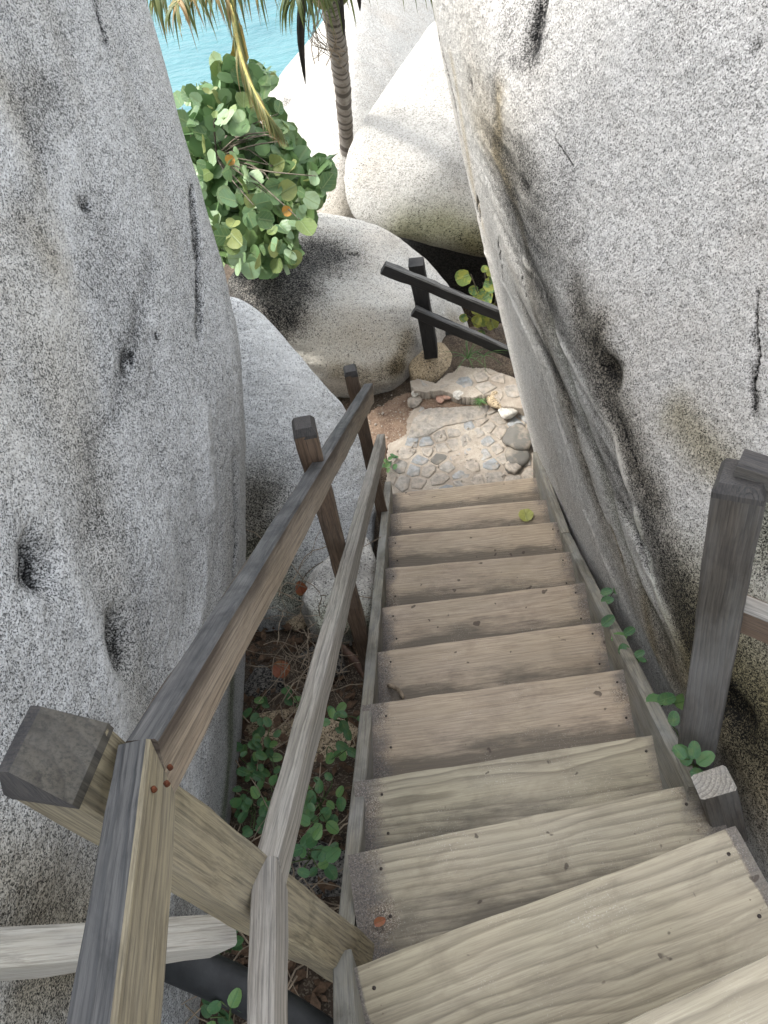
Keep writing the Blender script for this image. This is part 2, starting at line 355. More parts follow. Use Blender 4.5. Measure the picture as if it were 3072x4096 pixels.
def beam(name, A, B, wd, th, mat, parent, up=(0, 0, 1), ch=.004, n=None, jit=.0015, cutA=None, cutB=None, topmat=None, endmat=None, twist=0., warp=0.):
    """board from A to B (centre line); wd across, th along up. Chamfered, slightly uneven, local X with the grain"""
    A = Vector(A); B = Vector(B); X = (B - A); L = X.length; X.normalize(); Z = Vector(up); Z = (Z - X * Z.dot(X)).normalized()
    if twist: Z = Matrix.Rotation(twist, 3, X) @ Z
    Y = Z.cross(X)
    M = Matrix((X, Y, Z)).transposed().to_4x4(); M.translation = A
    Mi = M.inverted()
    n = n or max(4, int(L / .05)); hw, ht = wd / 2, th / 2
    prof = [(-hw, -ht + ch), (-hw + ch, -ht), (hw - ch, -ht), (hw, -ht + ch), (hw, ht - ch), (hw - ch, ht), (-hw + ch, ht), (-hw, ht - ch)]
    k = len(prof); V = []; sd_ = random.random() * 50
    for i in range(n + 1):
        x = L * i / n; nn = fbm(np.array([[x * 9 + sd_, q * 3.1, 0.] for q in range(k)]), 3) * jit
        bow = math.sin(PI * i / n) * warp
        for q, (py, pz) in enumerate(prof):
            s = 1 + nn[q] / max(hw, ht) * 2; V.append([x, py * s, pz * s + bow])
    for (c, idx) in ((cutA, 0), (cutB, n)):
        if c is not None:      # mitre: plane through the end, normal c (world)
            nl = (Mi.to_3x3() @ Vector(c)).normalized(); x0 = .0012 if idx == 0 else L
            for q in range(k):
                v = V[idx * k + q]; v[0] = x0 - (nl.y * v[1] + nl.z * v[2]) / nl.x
    Fc = []
    for i in range(n):
        for q in range(k):
            a = i * k + q; b = i * k + (q + 1) % k; Fc.append((a, b, b + k, a + k))
    Fc.append(tuple(range(k - 1, -1, -1))); Fc.append(tuple(n * k + q for q in range(k)))
    Fc = [tuple(reversed(f)) if False else f for f in Fc]
    me = mesh(name, V, Fc); mats = [mat] + ([topmat] if topmat else []) + ([endmat] if endmat else [])
    for q in mats: me.materials.append(q)
    if topmat:
        for i in range(n):
            for q in (5, 6): me.polygons[i * k + q].material_index = 1
    if endmat:
        for i in (-1, -2): me.polygons[i].material_index = len(mats) - 1
    bm = bmesh.new(); bm.from_mesh(me); bmesh.ops.recalc_face_normals(bm, faces=bm.faces); bm.to_mesh(me); bm.free()
    return link(name, me, None, parent, M, smooth=False)

def tube(pts, rad, seg=6, cap=True):
    pts = [Vector(p) for p in pts]; V = []; Fc = []; n = len(pts); prev = None
    for i, p in enumerate(pts):
        t = (pts[min(i + 1, n - 1)] - pts[max(i - 1, 0)]).normalized()
        a = prev if prev is not None else (Vector((0, 0, 1)) if abs(t.z) < .9 else Vector((1, 0, 0)))
        a = (a - t * a.dot(t)).normalized(); prev = a; b = t.cross(a)
        r = rad[i] if isinstance(rad, (list, tuple)) else rad
        for q in range(seg):
            an = 2 * PI * q / seg; V.append(p + a * (math.cos(an) * r) + b * (math.sin(an) * r))
    for i in range(n - 1):
        for q in range(seg):
            c = i * seg + q; e = i * seg + (q + 1) % seg; Fc.append((c, e, e + seg, c + seg))
    if cap: Fc.append(tuple(range(seg - 1, -1, -1))); Fc.append(tuple((n - 1) * seg + q for q in range(seg)))
    return V, Fc
class Acc:
    def __init__(s): s.v = []; s.f = []
    def add(s, vf):
        b = len(s.v); s.v += list(vf[0]); s.f += [tuple(i + b for i in f) for f in vf[1]]; return s
def spline(pts, n):
    pts = [Vector(p) for p in pts]; out = []; m = len(pts)
    for k in range(n):
        t = k / (n - 1) * (m - 1); i = min(int(t), m - 2); t -= i
        p0, p1, p2, p3 = pts[max(i - 1, 0)], pts[i], pts[i + 1], pts[min(i + 2, m - 1)]
        out.append(.5 * ((2 * p1) + (p2 - p0) * t + (2 * p0 - 5 * p1 + 4 * p2 - p3) * t * t + (3 * p1 - p0 - 3 * p2 + p3) * t ** 3))
    return out

# ------------------------------------------------------------------ boulders
def boulder(name, pts, cen, sub, smooth, mat, label, cat='boulder', amp=.02, nsc=2.2, feats=(), group=None, seed=0, kind=None, parent=None, ridge=0., cracks=()):
    bm = bmesh.new()
    for p in pts: bm.verts.new(p)
    r = bmesh.ops.convex_hull(bm, input=bm.verts)
    bm.faces.ensure_lookup_table(); bvh = BVHTree.FromBMesh(bm); bm.free()
    bm = bmesh.new(); bmesh.ops.create_icosphere(bm, subdivisions=sub, radius=1)
    me = bpy.data.meshes.new(name); bm.to_mesh(me); bm.free()
    n = len(me.vertices); D = np.empty(n * 3); me.vertices.foreach_get('co', D); D = D.reshape(-1, 3); D /= np.linalg.norm(D, axis=1)[:, None]
    E_ = np.empty(len(me.edges) * 2, int); me.edges.foreach_get('vertices', E_); E_ = E_.reshape(-1, 2)
    C = Vector(cen); rad = np.ones(n)
    for i in range(n):
        h = bvh.ray_cast(C, Vector(D[i]))
        rad[i] = h[3] if h[0] is not None else .1
    deg = np.bincount(E_.ravel(), minlength=n)
    for _ in range(smooth):
        s_ = np.bincount(E_[:, 0], rad[E_[:, 1]], n) + np.bincount(E_[:, 1], rad[E_[:, 0]], n)
        rad = .4 * rad + .6 * s_ / deg
    V = D * rad[:, None] + np.array(cen)
    # features are traced on the bare form
    att = {k: np.zeros(n) for k in ('stain', 'pale', 'ochre', 'moss')}
    disp = fbm(V * nsc + seed, 4, seed) * amp + fbm(V * nsc * 5 + seed, 3, seed + 9) * amp * .22
    if ridge:
        disp += ridge * (1 - np.abs(fbm(V * nsc * .8 + seed + 5, 3, seed + 4)) * 2)
    if feats:
        me.vertices.foreach_set('co', V.ravel()); me.update()
        fb = BVHTree.FromPolygons([Vector(v) for v in V.tolist()], [tuple(p.vertices) for p in me.polygons])
        def hit(u, v):
            h = fb.ray_cast(Vector((0, 0, 0)), Vector(ray(u, v).tolist()))
            return None if h[0] is None else np.array(h[0])
        wv = V + np.stack([fbm(V * 9 + q * 7.7, 3, 40 + q) for q in range(3)], 1) * .02
        for ft in feats:
            path, width, dz, at_, sharp = ft['p'], ft['w'], ft.get('d', 0), ft.get('a', {}), ft.get('s', 2)
            px = []
            for i in range(len(path) - 1):
                a, b = path[i], path[i + 1]; m_ = max(1, int(math.hypot(b[0] - a[0], b[1] - a[1]) / 25))
                px += [(a[0] + (b[0] - a[0]) * k / m_, a[1] + (b[1] - a[1]) * k / m_) for k in range(m_)]
            px.append(path[-1])
            H = [h for h in (hit(*q) for q in px) if h is not None]
            if not H: continue
            dist = np.full(n, 9.)
            if len(H) == 1: dist = np.linalg.norm(wv - H[0], axis=1)
            for a, b in zip(H, H[1:]):
                ab = b - a; L2 = ab @ ab + 1e-12
                t = np.clip(((wv - a) @ ab) / L2, 0, 1)
                dist = np.minimum(dist, np.linalg.norm(wv - (a + t[:, None] * ab), axis=1))
            g = np.exp(-(dist / width) ** sharp)
            if 'pale' in at_ and width < .03: g = g * np.clip(.75 + 1.1 * fbm(V * 6 + 3, 4, 88), .08, 1.25)
            disp += dz * g
            if 'strata' in ft:
                D_ = np.array(ft['strata'], float); D_ /= np.linalg.norm(D_); pz_ = V - np.outer(V @ D_, D_) * .88
                sn = fbm(pz_ * 5.5, 5, 71); disp += ft['sa'] * sn * g; att['stain'] = np.clip(att['stain'] + np.clip(-sn * 1.3 - .05, 0, .8) * g * ft['ss'], 0, 1.2)
                att['ochre'] = np.clip(att['ochre'] + np.clip(fbm(pz_ * 3 + 9, 3, 73), 0, 1) * g * .9, 0, 1.2); att['pale'] = np.clip(att['pale'] + np.clip(sn - .25, 0, .6) * g, 0, 1)
            for k_, q in at_.items(): att[k_] = np.clip(att[k_] + q * g, 0, 1.2)
    V = V + D * disp[:, None]
    me.vertices.foreach_set('co', V.ravel())
    for k_, a_ in att.items():
        x = me.attributes.new(k_, 'FLOAT', 'POINT'); x.data.foreach_set('value', a_.astype(np.float32))
    me.update()
    if cracks:      # fine splits: the mesh is refined along them and sunk sharply
        fb = BVHTree.FromPolygons([Vector(v) for v in V.tolist()], [tuple(p.vertices) for p in me.polygons])
        segs = []; nz_ = random.Random(seed)
        for path, wd_, dp_ in cracks:
            H = []
            for (a, b) in zip(path, path[1:]):
                m_ = max(2, int(math.hypot(b[0] - a[0], b[1] - a[1]) / 9))
                for k in range(m_):
                    u, v = a[0] + (b[0] - a[0]) * k / m_ + nz_.uniform(-2.2, 2.2), a[1] + (b[1] - a[1]) * k / m_
                    h = fb.ray_cast(Vector((0, 0, 0)), Vector(ray(u, v).tolist()))
                    if h[0] is not None: H.append(np.array(h[0]))
            m_ = len(H)
            for i, (a, b) in enumerate(zip(H, H[1:])): segs.append((a, b, wd_ * (.35 + .65 * math.sin(PI * (i + .5) / m_)) * nz_.uniform(.6, 1.2), dp_))
        def cdist(Q):
            best = np.full(len(Q), 9.); ww = np.full(len(Q), .003); dd = np.zeros(len(Q))
            for a, b, w_, d_ in segs:
                ab = b - a; t = np.clip(((Q - a) @ ab) / (ab @ ab + 1e-12), 0, 1); d = np.linalg.norm(Q - (a + t[:, None] * ab), axis=1)
                k = d < best; best[k] = d[k]; ww[k] = w_; dd[k] = d_
            return best, ww, dd
        bm = bmesh.new(); bm.from_mesh(me)
        for cuts, rad_ in ((1, .03), (1, .016), (1, .010)):
            bm.verts.ensure_lookup_table(); Q = np.array([v.co for v in bm.verts]); near = cdist(Q)[0] < rad_
            ed = [e for e in bm.edges if near[e.verts[0].index] or near[e.verts[1].index]]
            bmesh.ops.subdivide_edges(bm, edges=ed, cuts=cuts, use_grid_fill=True); bmesh.ops.triangulate(bm, faces=[f for f in bm.faces if len(f.verts) > 3]); bm.verts.index_update()
        Q = np.array([v.co for v in bm.verts]); bd, ww, dd = cdist(Q); ls = bm.verts.layers.float['stain']; c3 = Vector(cen)
        for v, d_, w_, e_ in zip(bm.verts, bd, ww, dd):
            if d_ < w_ * 3:
                g_ = math.exp(-(d_ / w_) ** 2); v.co -= (v.co - c3).normalized() * (e_ * g_); v[ls] = min(1.3, v[ls] + 1.3 * math.exp(-(d_ / (w_ * 1.15)) ** 2))
        bm.to_mesh(me); bm.free(); me.update()
    o = link(name, me, mat, parent, Matrix.Identity(4) if parent is not None else None)
    if parent is None:
        tag(o, label, cat, group, kind)
    return o

# left big boulder: a leaning wall beside the handrail
LB = [P(430, 2130, z=-2.9), P(495, 1790, z=-3.1), P(522, 1640, z=-3.3), P(527, 1450, y=1.75), P(530, 1100, y=1.95), P(528, 880, y=2.05), P(524, 770, y=2.15),
      P(512, 670, y=2.3), P(477, 560, y=2.5), P(422, 415, y=2.8), P(376, 230, y=3.0), P(330, 70, y=3.15), P(296, -60, y=3.3), P(190, -400, y=3.5), P(40, -900, y=3.6),
      P(0, 1900, d=1.45), P(0, 1100, d=1.72), P(0, 0, d=2.3), P(220, 1500, d=1.9), P(300, 1150, d=2.25), P(250, 400, d=2.6), P(0, 2212, d=1.5), P(200, 2212, d=2.0),
      (-1.0, -.6, -2.8), (-1.05, -.8, -1.2), (-1.3, -.3, .3), (-1.3, 1.2, .5), (-1.7, 2.4, 1.4), (-1.9, .8, 1.8), (-2.2, -.4, 1.4),
      (-4.6, 0, 3.0), (-4.6, 3.2, 3.0), (-3.0, 1.6, 3.0), (-5, 0, -4), (-5, 4, -4), (-2.6, 4.2, 1.0), (-2.6, 4.4, -4), (-1.3, 1.3, -4.2), (-1.25, .2, -4), (-2.6, -1.6, -3.5), (-2.8, -1.6, 1.2), (-1.5, 2.1, -4.3)]
lf = [dict(p=[(127, 297 * 2.2116 * .338)], w=.0, a={})] if False else []
lf += [dict(p=[(195, 447)], w=.016, d=-.02, a={'stain': 1.}), dict(p=[(72, 1190), (70, 1240)], w=.03, d=-.045, a={'stain': .8}), dict(p=[(112, 1200), (105, 1260)], w=.03, d=-.02, a={'stain': .3}),
       dict(p=[(270, 1370), (272, 1420)], w=.045, d=-.05, a={'stain': .75}), dict(p=[(632, 2), (10, 10)], w=.001) if False else dict(p=[(205, 0), (222, 60), (232, 100)], w=.012, d=-.012, a={'stain': .7}),
       dict(p=[(415, 400), (425, 560), (430, 640), (432, 730)], w=.011, d=-.02, a={'stain': 1.2}), dict(p=[(428, 465), (440, 700)], w=.01, d=-.012, a={'stain': .6}),
       dict(p=[(20, 190), (60, 230), (90, 160)], w=.06, d=-.004, a={'stain': .2, 'ochre': .2}), dict(p=[(60, 240), (140, 180)], w=.05, a={'stain': .2}),
       dict(p=[(285, 760), (287, 800)], w=.013, d=-.016, a={'stain': .6}), dict(p=[(340, 730)], w=.014, d=-.012, a={'stain': .6}), dict(p=[(355, 350)], w=.02, a={'stain': .4}),
       dict(p=[(230, 900), (215, 1000), (225, 1150)], w=.05, d=-.007, a={'stain': .2}), dict(p=[(190, 1150), (230, 1300), (330, 1500)], w=.06, d=-.008, a={'stain': .12}),
       dict(p=[(325, 560), (300, 700), (270, 830), (260, 900)], w=.03, d=-.007, a={'stain': .3}), dict(p=[(60, 480), (110, 560)], w=.06, a={'stain': .25, 'ochre': .4}),
       dict(p=[(90, 300), (60, 420)], w=.05, a={'stain': .25}), dict(p=[(500, 1400), (500, 1600), (480, 1800)], w=.09, a={'stain': .35, 'moss': .9}),
       dict(p=[(0, 1900), (200, 1980)], w=.12, a={'stain': .2, 'ochre': .7}), dict(p=[(60, 2150), (200, 2100)], w=.10, a={'stain': .35, 'ochre': .8}),
       dict(p=[(400, 1450), (430, 1300), (440, 1200)], w=.05, d=.015, a={'pale': .2}), dict(p=[(440, 900), (450, 1100)], w=.05, d=.015, a={'pale': .2}),
       dict(p=[(160, 330), (155, 500), (120, 700)], w=.05, a={'pale': .25}), dict(p=[(505, 1000), (512, 1150), (505, 1280)], w=.03, d=-.02, a={'stain': .35})]
lf += [dict(p=[(150, 0), (200, 700), (250, 1300), (200, 1700)], w=1.1, s=4, strata=(.25, 1, 1.3), sa=.012, ss=.35)]
LC = [([(413, 395), (424, 470), (428, 560), (425, 610), (434, 690), (436, 735)], .005, .03), ([(204, -5), (215, 40), (232, 105)], .005, .025), ([(62, 1215), (64, 1250), (78, 1278)], .008, .04), ([(252, 1362), (250, 1400), (262, 1440)], .006, .03), ([(190, 436), (193, 458)], .008, .03), ([(283, 755), (290, 800)], .006, .025),
      ([(368, 1118), (374, 1132)], .005, .02), ([(505, 1080), (508, 1180), (503, 1260)], .006, .03), ([(336, 722), (342, 738)], .006, .02)]
boulder('boulder', LB, (-2.1, 1.3, -1.2), 8, 22, G_LEFT, 'huge grey speckled granite boulder walling the left side, with dark round pits', amp=.016, nsc=1.9, feats=lf, cracks=LC, seed=3)

boulder('boulder', [(-1.5, -1.3, 1.2), (-1.35, .8, 1.1), (-1.5, 3.0, 1.2), (-1.2, -.6, 2.6), (-1.2, 2.4, 2.6), (-1.4, -1.0, 4.4), (-1.4, 3.2, 4.4), (-2.4, 0, 5.4), (-2.4, 3, 5.4), (-4, -1, 5), (-4, 4, 5), (-4.2, -1.2, 1.3), (-4.2, 4.0, 1.3)], (-2.7, 1.2, 2.9), 6, 8, G_LEFT,
        'unseen grey boulder added on top of the left boulder to shade the stairs', amp=.06, nsc=1, seed=91)  # out-of-view boulder added to keep sun off the stairs and right boulder

# right big boulder: leans over the stairs
RB = [P(925, 0, y=3.6), P(905, -120, y=3.65), P(890, -400, y=3.7), P(962, 200, y=3.6), P(1012, 400, y=3.55), P(1047, 550, y=3.5), P(1082, 680, y=3.45), P(1104, 790, y=3.4), P(1124, 860, y=3.35), P(1147, 965, z=-4.15), P(1160, 1010, z=-4.4),
      P(1290, 1210, z=-3.3), P(1440, 1420, z=-2.8), P(1500, 1560, z=-2.65), P(1659, 1860, z=-2.2), P(1800, 2212, z=-2.4),
      P(1659, 1000, d=2.35), P(1659, 500, d=2.55), P(1659, 0, d=3.0), P(1300, 0, d=3.3), P(1300, 600, d=3.15), P(1450, 1000, d=2.5), P(1900, 1000, d=2.6), P(2000, 0, d=3.2), P(1180, 300, d=3.5), P(1200, 800, d=3.5),
      (1.5, -.8, -2.2), (1.6, -1.4, -1.2), (2.2, -1.0, .2), (2.5, 1.0, 1.0), (1.6, 3.5, .6), (3.2, 1, 2.2), (3, 3.6, 2), (4.6, 0, 1), (4.6, 4.6, .5), (4.6, 0, -4.4), (4, 4.8, -4.8), (1.9, 4.4, -4.9), (1.5, 4.5, -1.5), (1.4, 2.5, -4.8), (1.0, .6, -3.6), (1.3, -1.6, -3.4), (3, -1.8, -1)]
rf = [dict(p=[(1050, 545), (1100, 640), (1150, 740), (1185, 830), (1230, 980), (1262, 1100), (1300, 1190), (1330, 1260)], w=.016, d=.009, a={'pale': .7}),
      dict(p=[(1130, 560), (1165, 610), (1185, 680), (1225, 760), (1250, 810), (1290, 880), (1325, 960), (1350, 1050), (1375, 1130)], w=.014, d=.008, a={'pale': .65}),
      dict(p=[(1375, 1130), (1400, 1230), (1430, 1310), (1475, 1405)], w=.022, d=.010, a={'pale': .7, 'moss': .4}),
      dict(p=[(1190, 700), (1240, 850), (1290, 1000), (1330, 1120), (1390, 1280), (1450, 1400)], w=.055, d=-.016, a={'stain': .42, 'moss': .35}),
      dict(p=[(1165, 700), (1215, 850), (1260, 1000), (1300, 1120)], w=.035, d=-.012, a={'stain': .38, 'ochre': .3}),
      dict(p=[(1240, 620), (1265, 720), (1300, 800), (1310, 870), (1340, 960), (1400, 1100)], w=.06, d=-.012, a={'stain': .38, 'ochre': .25}),
      dict(p=[(1345, 1110), (1370, 1160), (1390, 1200)], w=.03, d=-.05, a={'stain': .55, 'moss': .5}),
      dict(p=[(1325, 1150), (1350, 1230)], w=.025, d=-.01, a={'ochre': 1., 'stain': .25}),
      dict(p=[(1150, 100), (1155, 40), (1163, 0)], w=.035, d=-.03, a={'stain': .95}),
      dict(p=[(1100, 60), (1090, 120), (1070, 200)], w=.06, d=0, a={'stain': .42}), dict(p=[(1170, 60), (1150, 140), (1120, 130)], w=.03, a={'stain': .55}),
      dict(p=[(1018, 185)], w=.03, d=-.02, a={'stain': .9}), dict(p=[(955, 110), (985, 240), (995, 300)], w=.014, d=-.02, a={'stain': 1.2}),
      dict(p=[(975, 130), (1010, 330), (1020, 400), (1040, 480)], w=.05, a={'ochre': .7}), dict(p=[(1085, 200), (1070, 330), (1100, 420), (1130, 520)], w=.05, a={'ochre': .8, 'stain': .15}),
      dict(p=[(1032, 430), (1035, 475)], w=.012, d=-.03, a={'stain': 1.}), dict(p=[(1073, 520), (1078, 555)], w=.008, d=-.015, a={'stain': .9}),
      dict(p=[(1130, 395), (1140, 408)], w=.018, d=-.01, a={'stain': .8}), dict(p=[(1240, 525), (1255, 510)], w=.022, a={'stain': .45}),
      dict(p=[(1305, 795), (1322, 815)], w=.035, d=-.035, a={'stain': .6, 'ochre': .4}), dict(p=[(1290, 730), (1300, 690)], w=.04, a={'stain': .5, 'ochre': .4}),
      dict(p=[(1460, 900), (1500, 960), (1560, 1010)], w=.06, a={'stain': .3, 'ochre': .7, 'moss': .3}), dict(p=[(1635, 640), (1642, 700), (1630, 800), (1632, 900)], w=.008, d=-.012, a={'stain': .8}),
      dict(p=[(1530, 1430), (1600, 1500), (1659, 1570)], w=.16, a={'stain': .3, 'ochre': .7, 'moss': .4}), dict(p=[(1450, 1440), (1520, 1480), (1659, 1700)], w=.12, a={'stain': .25, 'ochre': .5}),
      dict(p=[(1565, 1530), (1595, 1560)], w=.045, d=-.07, a={'stain': .9}), dict(p=[(1640, 1100), (1659, 1200)], w=.05, d=-.03, a={'stain': .6, 'moss': .6}),
      dict(p=[(1035, 480), (1075, 640), (1110, 780), (1150, 950)], w=.03, d=.012, a={'pale': .3}), dict(p=[(1625, 100)], w=.012, d=-.01, a={'stain': .9}),
      dict(p=[(1380, 1250), (1400, 1330), (1420, 1400)], w=.05, a={'ochre': .7, 'stain': .2}), dict(p=[(1100, 880), (1140, 960)], w=.03, a={'stain': .2})]
rf += [dict(p=[(1150, 620), (1200, 800), (1250, 980), (1310, 1150), (1390, 1330), (1450, 1430)], w=.13, s=3, a={'stain': .38, 'ochre': .35}), dict(p=[(1260, 700), (1330, 900), (1400, 1100), (1450, 1260)], w=.10, s=3, a={'stain': .30, 'ochre': .3}),
       dict(p=[(1130, 560), (1165, 610), (1185, 680), (1225, 760), (1250, 810), (1290, 880), (1325, 960), (1350, 1050), (1375, 1130), (1400, 1230), (1430, 1310), (1475, 1405)], w=.011, s=2, d=.0, a={'stain': -.8, 'pale': .45}),
       dict(p=[(1050, 545), (1100, 640), (1150, 740), (1185, 830), (1230, 980), (1262, 1100), (1300, 1190), (1330, 1260)], w=.012, s=2, d=.0, a={'stain': -.8, 'pale': .45}),
       dict(p=[(1540, 1350), (1659, 1500)], w=.22, s=3, a={'stain': .28, 'ochre': .5, 'moss': .3}), dict(p=[(1540, 1600), (1659, 1750)], w=.2, s=3, a={'stain': .22, 'ochre': .5})]
rf.append(rf[-6]) if False else None
strata_ = [dict(p=[(1080, 400), (1180, 720), (1300, 1050), (1420, 1350)], w=.42, s=4, strata=(-.1, 2.6, -.2), sa=.026, ss=1.7), dict(p=[(1180, 60), (1150, 330)], w=.4, s=4, strata=(-.1, 1.2, 1.2), sa=.012, ss=.5)]
rf = rf[:-6] + strata_ + rf[-6:]
RC = [([(944, 60), (952, 110), (962, 200), (978, 260), (994, 305)], .005, .03), ([(1637, 630), (1632, 700), (1642, 760), (1628, 850), (1636, 900)], .004, .025), ([(1074, 500), (1080, 540), (1090, 620)], .004, .02), ([(1030, 425), (1034, 475)], .008, .04),
      ([(1345, 1105), (1372, 1150), (1392, 1215), (1420, 1280)], .007, .04), ([(1120, 570), (1140, 650)], .004, .02), ([(1106, 790), (1112, 830)], .006, .03), ([(1165, 0), (1158, 50), (1152, 95)], .010, .03), ([(1300, 790), (1322, 800), (1326, 830)], .007, .04), ([(1320, 850), (1370, 990), (1400, 1090)], .004, .02), ([(1200, 300), (1240, 365)], .003, .01), ([(1565, 1520), (1600, 1560)], .010, .05)]
boulder('boulder', RB, (2.4, 1.9, -1.6), 8, 26, G_RIGHT, 'huge leaning granite boulder right of the stairs with long pale raised veins and brown streaks', amp=.014, nsc=1.7, feats=rf, cracks=RC, seed=11)

# pale boulder between handrail and left boulder
PB = [P(500, 622, y=3.5), P(560, 668, y=3.5), P(650, 768, y=3.3), P(742, 870, y=3.1), P(792, 960, y=2.95), P(812, 1080, y=2.7), P(800, 1200, y=2.35), P(720, 1300, z=-3.75), P(600, 1340, z=-3.7), P(560, 1050, y=2.6), P(640, 980, y=2.75), P(560, 800, y=3.1),
      (-.1, 3.3, -4.6), (-1.2, 3.6, -2.6), (-1.6, 2.6, -3.0), (-1.7, 3.6, -4.8), (-.6, 3.7, -4.7), (-.45, 2.0, -4.6), (-1.3, 2.0, -4.6)]
pf = [dict(p=[(560, 1080), (540, 1130), (570, 1180)], w=.16, d=-.10, a={'stain': .75, 'ochre': .8}), dict(p=[(560, 1230), (620, 1290), (700, 1320)], w=.14, d=-.03, a={'stain': .35, 'moss': .6, 'ochre': .5}),
      dict(p=[(560, 700), (660, 840), (740, 960)], w=.09, a={'pale': .3})]
boulder('boulder', PB, (-.75, 2.95, -3.85), 7, 9, G_PALE, 'smooth pale grey granite boulder directly behind the wooden handrail', amp=.03, nsc=2, feats=pf, seed=21)

# middle boulder
MB_ = [P(488, 605, y=4.7), P(520, 560, y=4.9), P(600, 500, y=5.2), P(690, 458, y=5.5), P(748, 468, y=5.5), P(812, 484, y=5.45), P(870, 512, y=5.4), P(925, 560, y=5.3), P(965, 610, y=5.15), P(1000, 670, y=5.05), P(1020, 740, y=4.9), P(930, 690, y=4.62), P(895, 740, y=4.35), P(872, 790, y=4.2),
       P(845, 832, y=4.1), P(770, 825, y=4.02), P(715, 805, y=4.02), P(640, 740, y=4.1), P(560, 670, y=4.2), P(880, 660, y=4.5), P(760, 700, y=4.35), P(840, 880, y=4.35), P(1010, 770, y=4.9), (-.9, 4.6, -4.8), (.3, 4.4, -4.9), (.9, 5.2, -4.9), (0, 6, -4.9), (-.9, 5.6, -4.8)]
mf = [dict(p=[(505, 600), (600, 610), (660, 570), (720, 545)], w=.24, a={'stain': 1.}), dict(p=[(520, 640), (580, 690)], w=.14, a={'stain': .8}), dict(p=[(640, 780), (760, 790), (860, 770)], w=.06, d=.02, a={}),
      dict(p=[(520, 590), (590, 620), (560, 640)], w=.2, a={'stain': 1.1}), dict(p=[(640, 560), (680, 540)], w=.16, a={'stain': .7}), dict(p=[(520, 620), (600, 690)], w=.2, a={'stain': 1.}), dict(p=[(620, 600), (690, 640)], w=.09, a={'stain': .3}),
      dict(p=[(730, 800), (800, 815), (860, 800)], w=.08, a={'stain': .45, 'ochre': .6}), dict(p=[(880, 730), (860, 790)], w=.08, a={'stain': .5, 'ochre': .7}), dict(p=[(700, 740), (830, 730)], w=.22, a={'ochre': .35}),
      dict(p=[(980, 700), (1000, 730)], w=.1, a={'ochre': .5, 'stain': .2}), dict(p=[(755, 547), (770, 548)], w=.015, d=-.015, a={'stain': .6}), dict(p=[(620, 710), (720, 800)], w=.05, a={'pale': .3})]
boulder('boulder', MB_, (.1, 5.0, -4.15), 7, 6, G_MID, 'rounded tan and white boulder with black stained left flank beyond the path', amp=.03, nsc=2, feats=mf, seed=31)
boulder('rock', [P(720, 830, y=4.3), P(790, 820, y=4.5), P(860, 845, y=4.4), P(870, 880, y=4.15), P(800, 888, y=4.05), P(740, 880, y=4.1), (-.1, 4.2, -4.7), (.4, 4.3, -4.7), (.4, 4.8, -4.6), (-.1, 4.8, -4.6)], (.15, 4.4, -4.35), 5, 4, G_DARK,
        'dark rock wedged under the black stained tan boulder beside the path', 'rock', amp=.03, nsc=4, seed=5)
# white boulders in the sun
WB = [P(925, 48, y=8.3), P(893, 105, y=8.0), P(853, 165, y=7.6), P(806, 225, y=7.25), P(764, 280, y=6.9), P(741, 330, y=6.6), P(735, 380, y=6.35), P(744, 440, y=6.15), P(766, 482, y=6.0), P(850, 505, y=5.8), P(960, 522, y=5.75), P(1045, 560, y=5.8), P(880, 250, y=6.9), P(950, 350, y=6.2),
      P(1000, 150, y=7.4), P(1100, 300, y=6.4), P(1200, 550, y=5.8), P(1100, -50, y=8.8), (3.6, 6.4, -4), (3.6, 9, -3), (.8, 7.6, -5.2), (1.3, 6.9, -4.9), (3, 6.8, -5)]
wf = [dict(p=[(880, 500), (960, 490), (1030, 530)], w=.2, a={'moss': .9, 'ochre': .5, 'stain': .12}), dict(p=[(1020, 520), (1040, 550)], w=.14, a={'stain': .3, 'ochre': .6}), dict(p=[(755, 440), (765, 470)], w=.06, a={'stain': .3}),
      dict(p=[(880, 80), (830, 180)], w=.05, d=0, a={'ochre': .4})]
boulder('boulder', WB, (1.9, 7.1, -4.1), 6, 2, G_WHITE, 'white sunlit boulder with an overhang and dark cave below, right of the palm trunk', amp=.03, nsc=1, feats=wf, seed=41)
BB = [P(592, 172, y=9.5), P(562, 230, y=9.2), P(552, 330, y=8.6), P(600, 460, y=7.4), P(700, 472, y=6.9), P(752, 472, y=6.75), P(636, 118, y=10), P(686, 52, y=10.6), P(731, 0, y=11.2), P(766, -40, y=11.6), P(690, 290, y=8.0), P(745, 345, y=7.15), P(730, 160, y=9.2), P(790, 20, y=10.8),
      P(860, 165, y=10.6), P(930, 50, y=12.2), P(900, -60, y=13), (3.2, 11, -6.2), (3.5, 13, -6), (0, 13, -6.8), (-1.6, 10, -6.9), (3, 13, -7.2), (-.8, 7.5, -6.5), (1.4, 7.6, -6.5)]
bf = [dict(p=[(617, 212), (610, 222)], w=.07, d=-.05, a={'stain': .6}), dict(p=[(650, 330), (700, 300)], w=.3, a={'ochre': .15}), dict(p=[(690, 450), (740, 460)], w=.2, a={'ochre': .4})]
boulder('boulder', BB, (.6, 9.6, -5.3), 6, 2, G_WHITE, 'broad white boulder at the water, behind the palm trunk', amp=.05, nsc=.8, feats=bf, seed=51)
boulder('boulder', [P(840, -20, y=13), P(880, 20, y=12.8), P(925, 12, y=12.8), P(900, -90, y=14), (3.6, 13, -6.8), (.8, 13, -6.8), (3, 15, -6), (1, 15, -6)], (2.3, 13.6, -5.6), 5, 3, G_PALE,
        'small blue grey boulder by the sea at the top edge, right of the palm crown', amp=.05, nsc=1, seed=61)
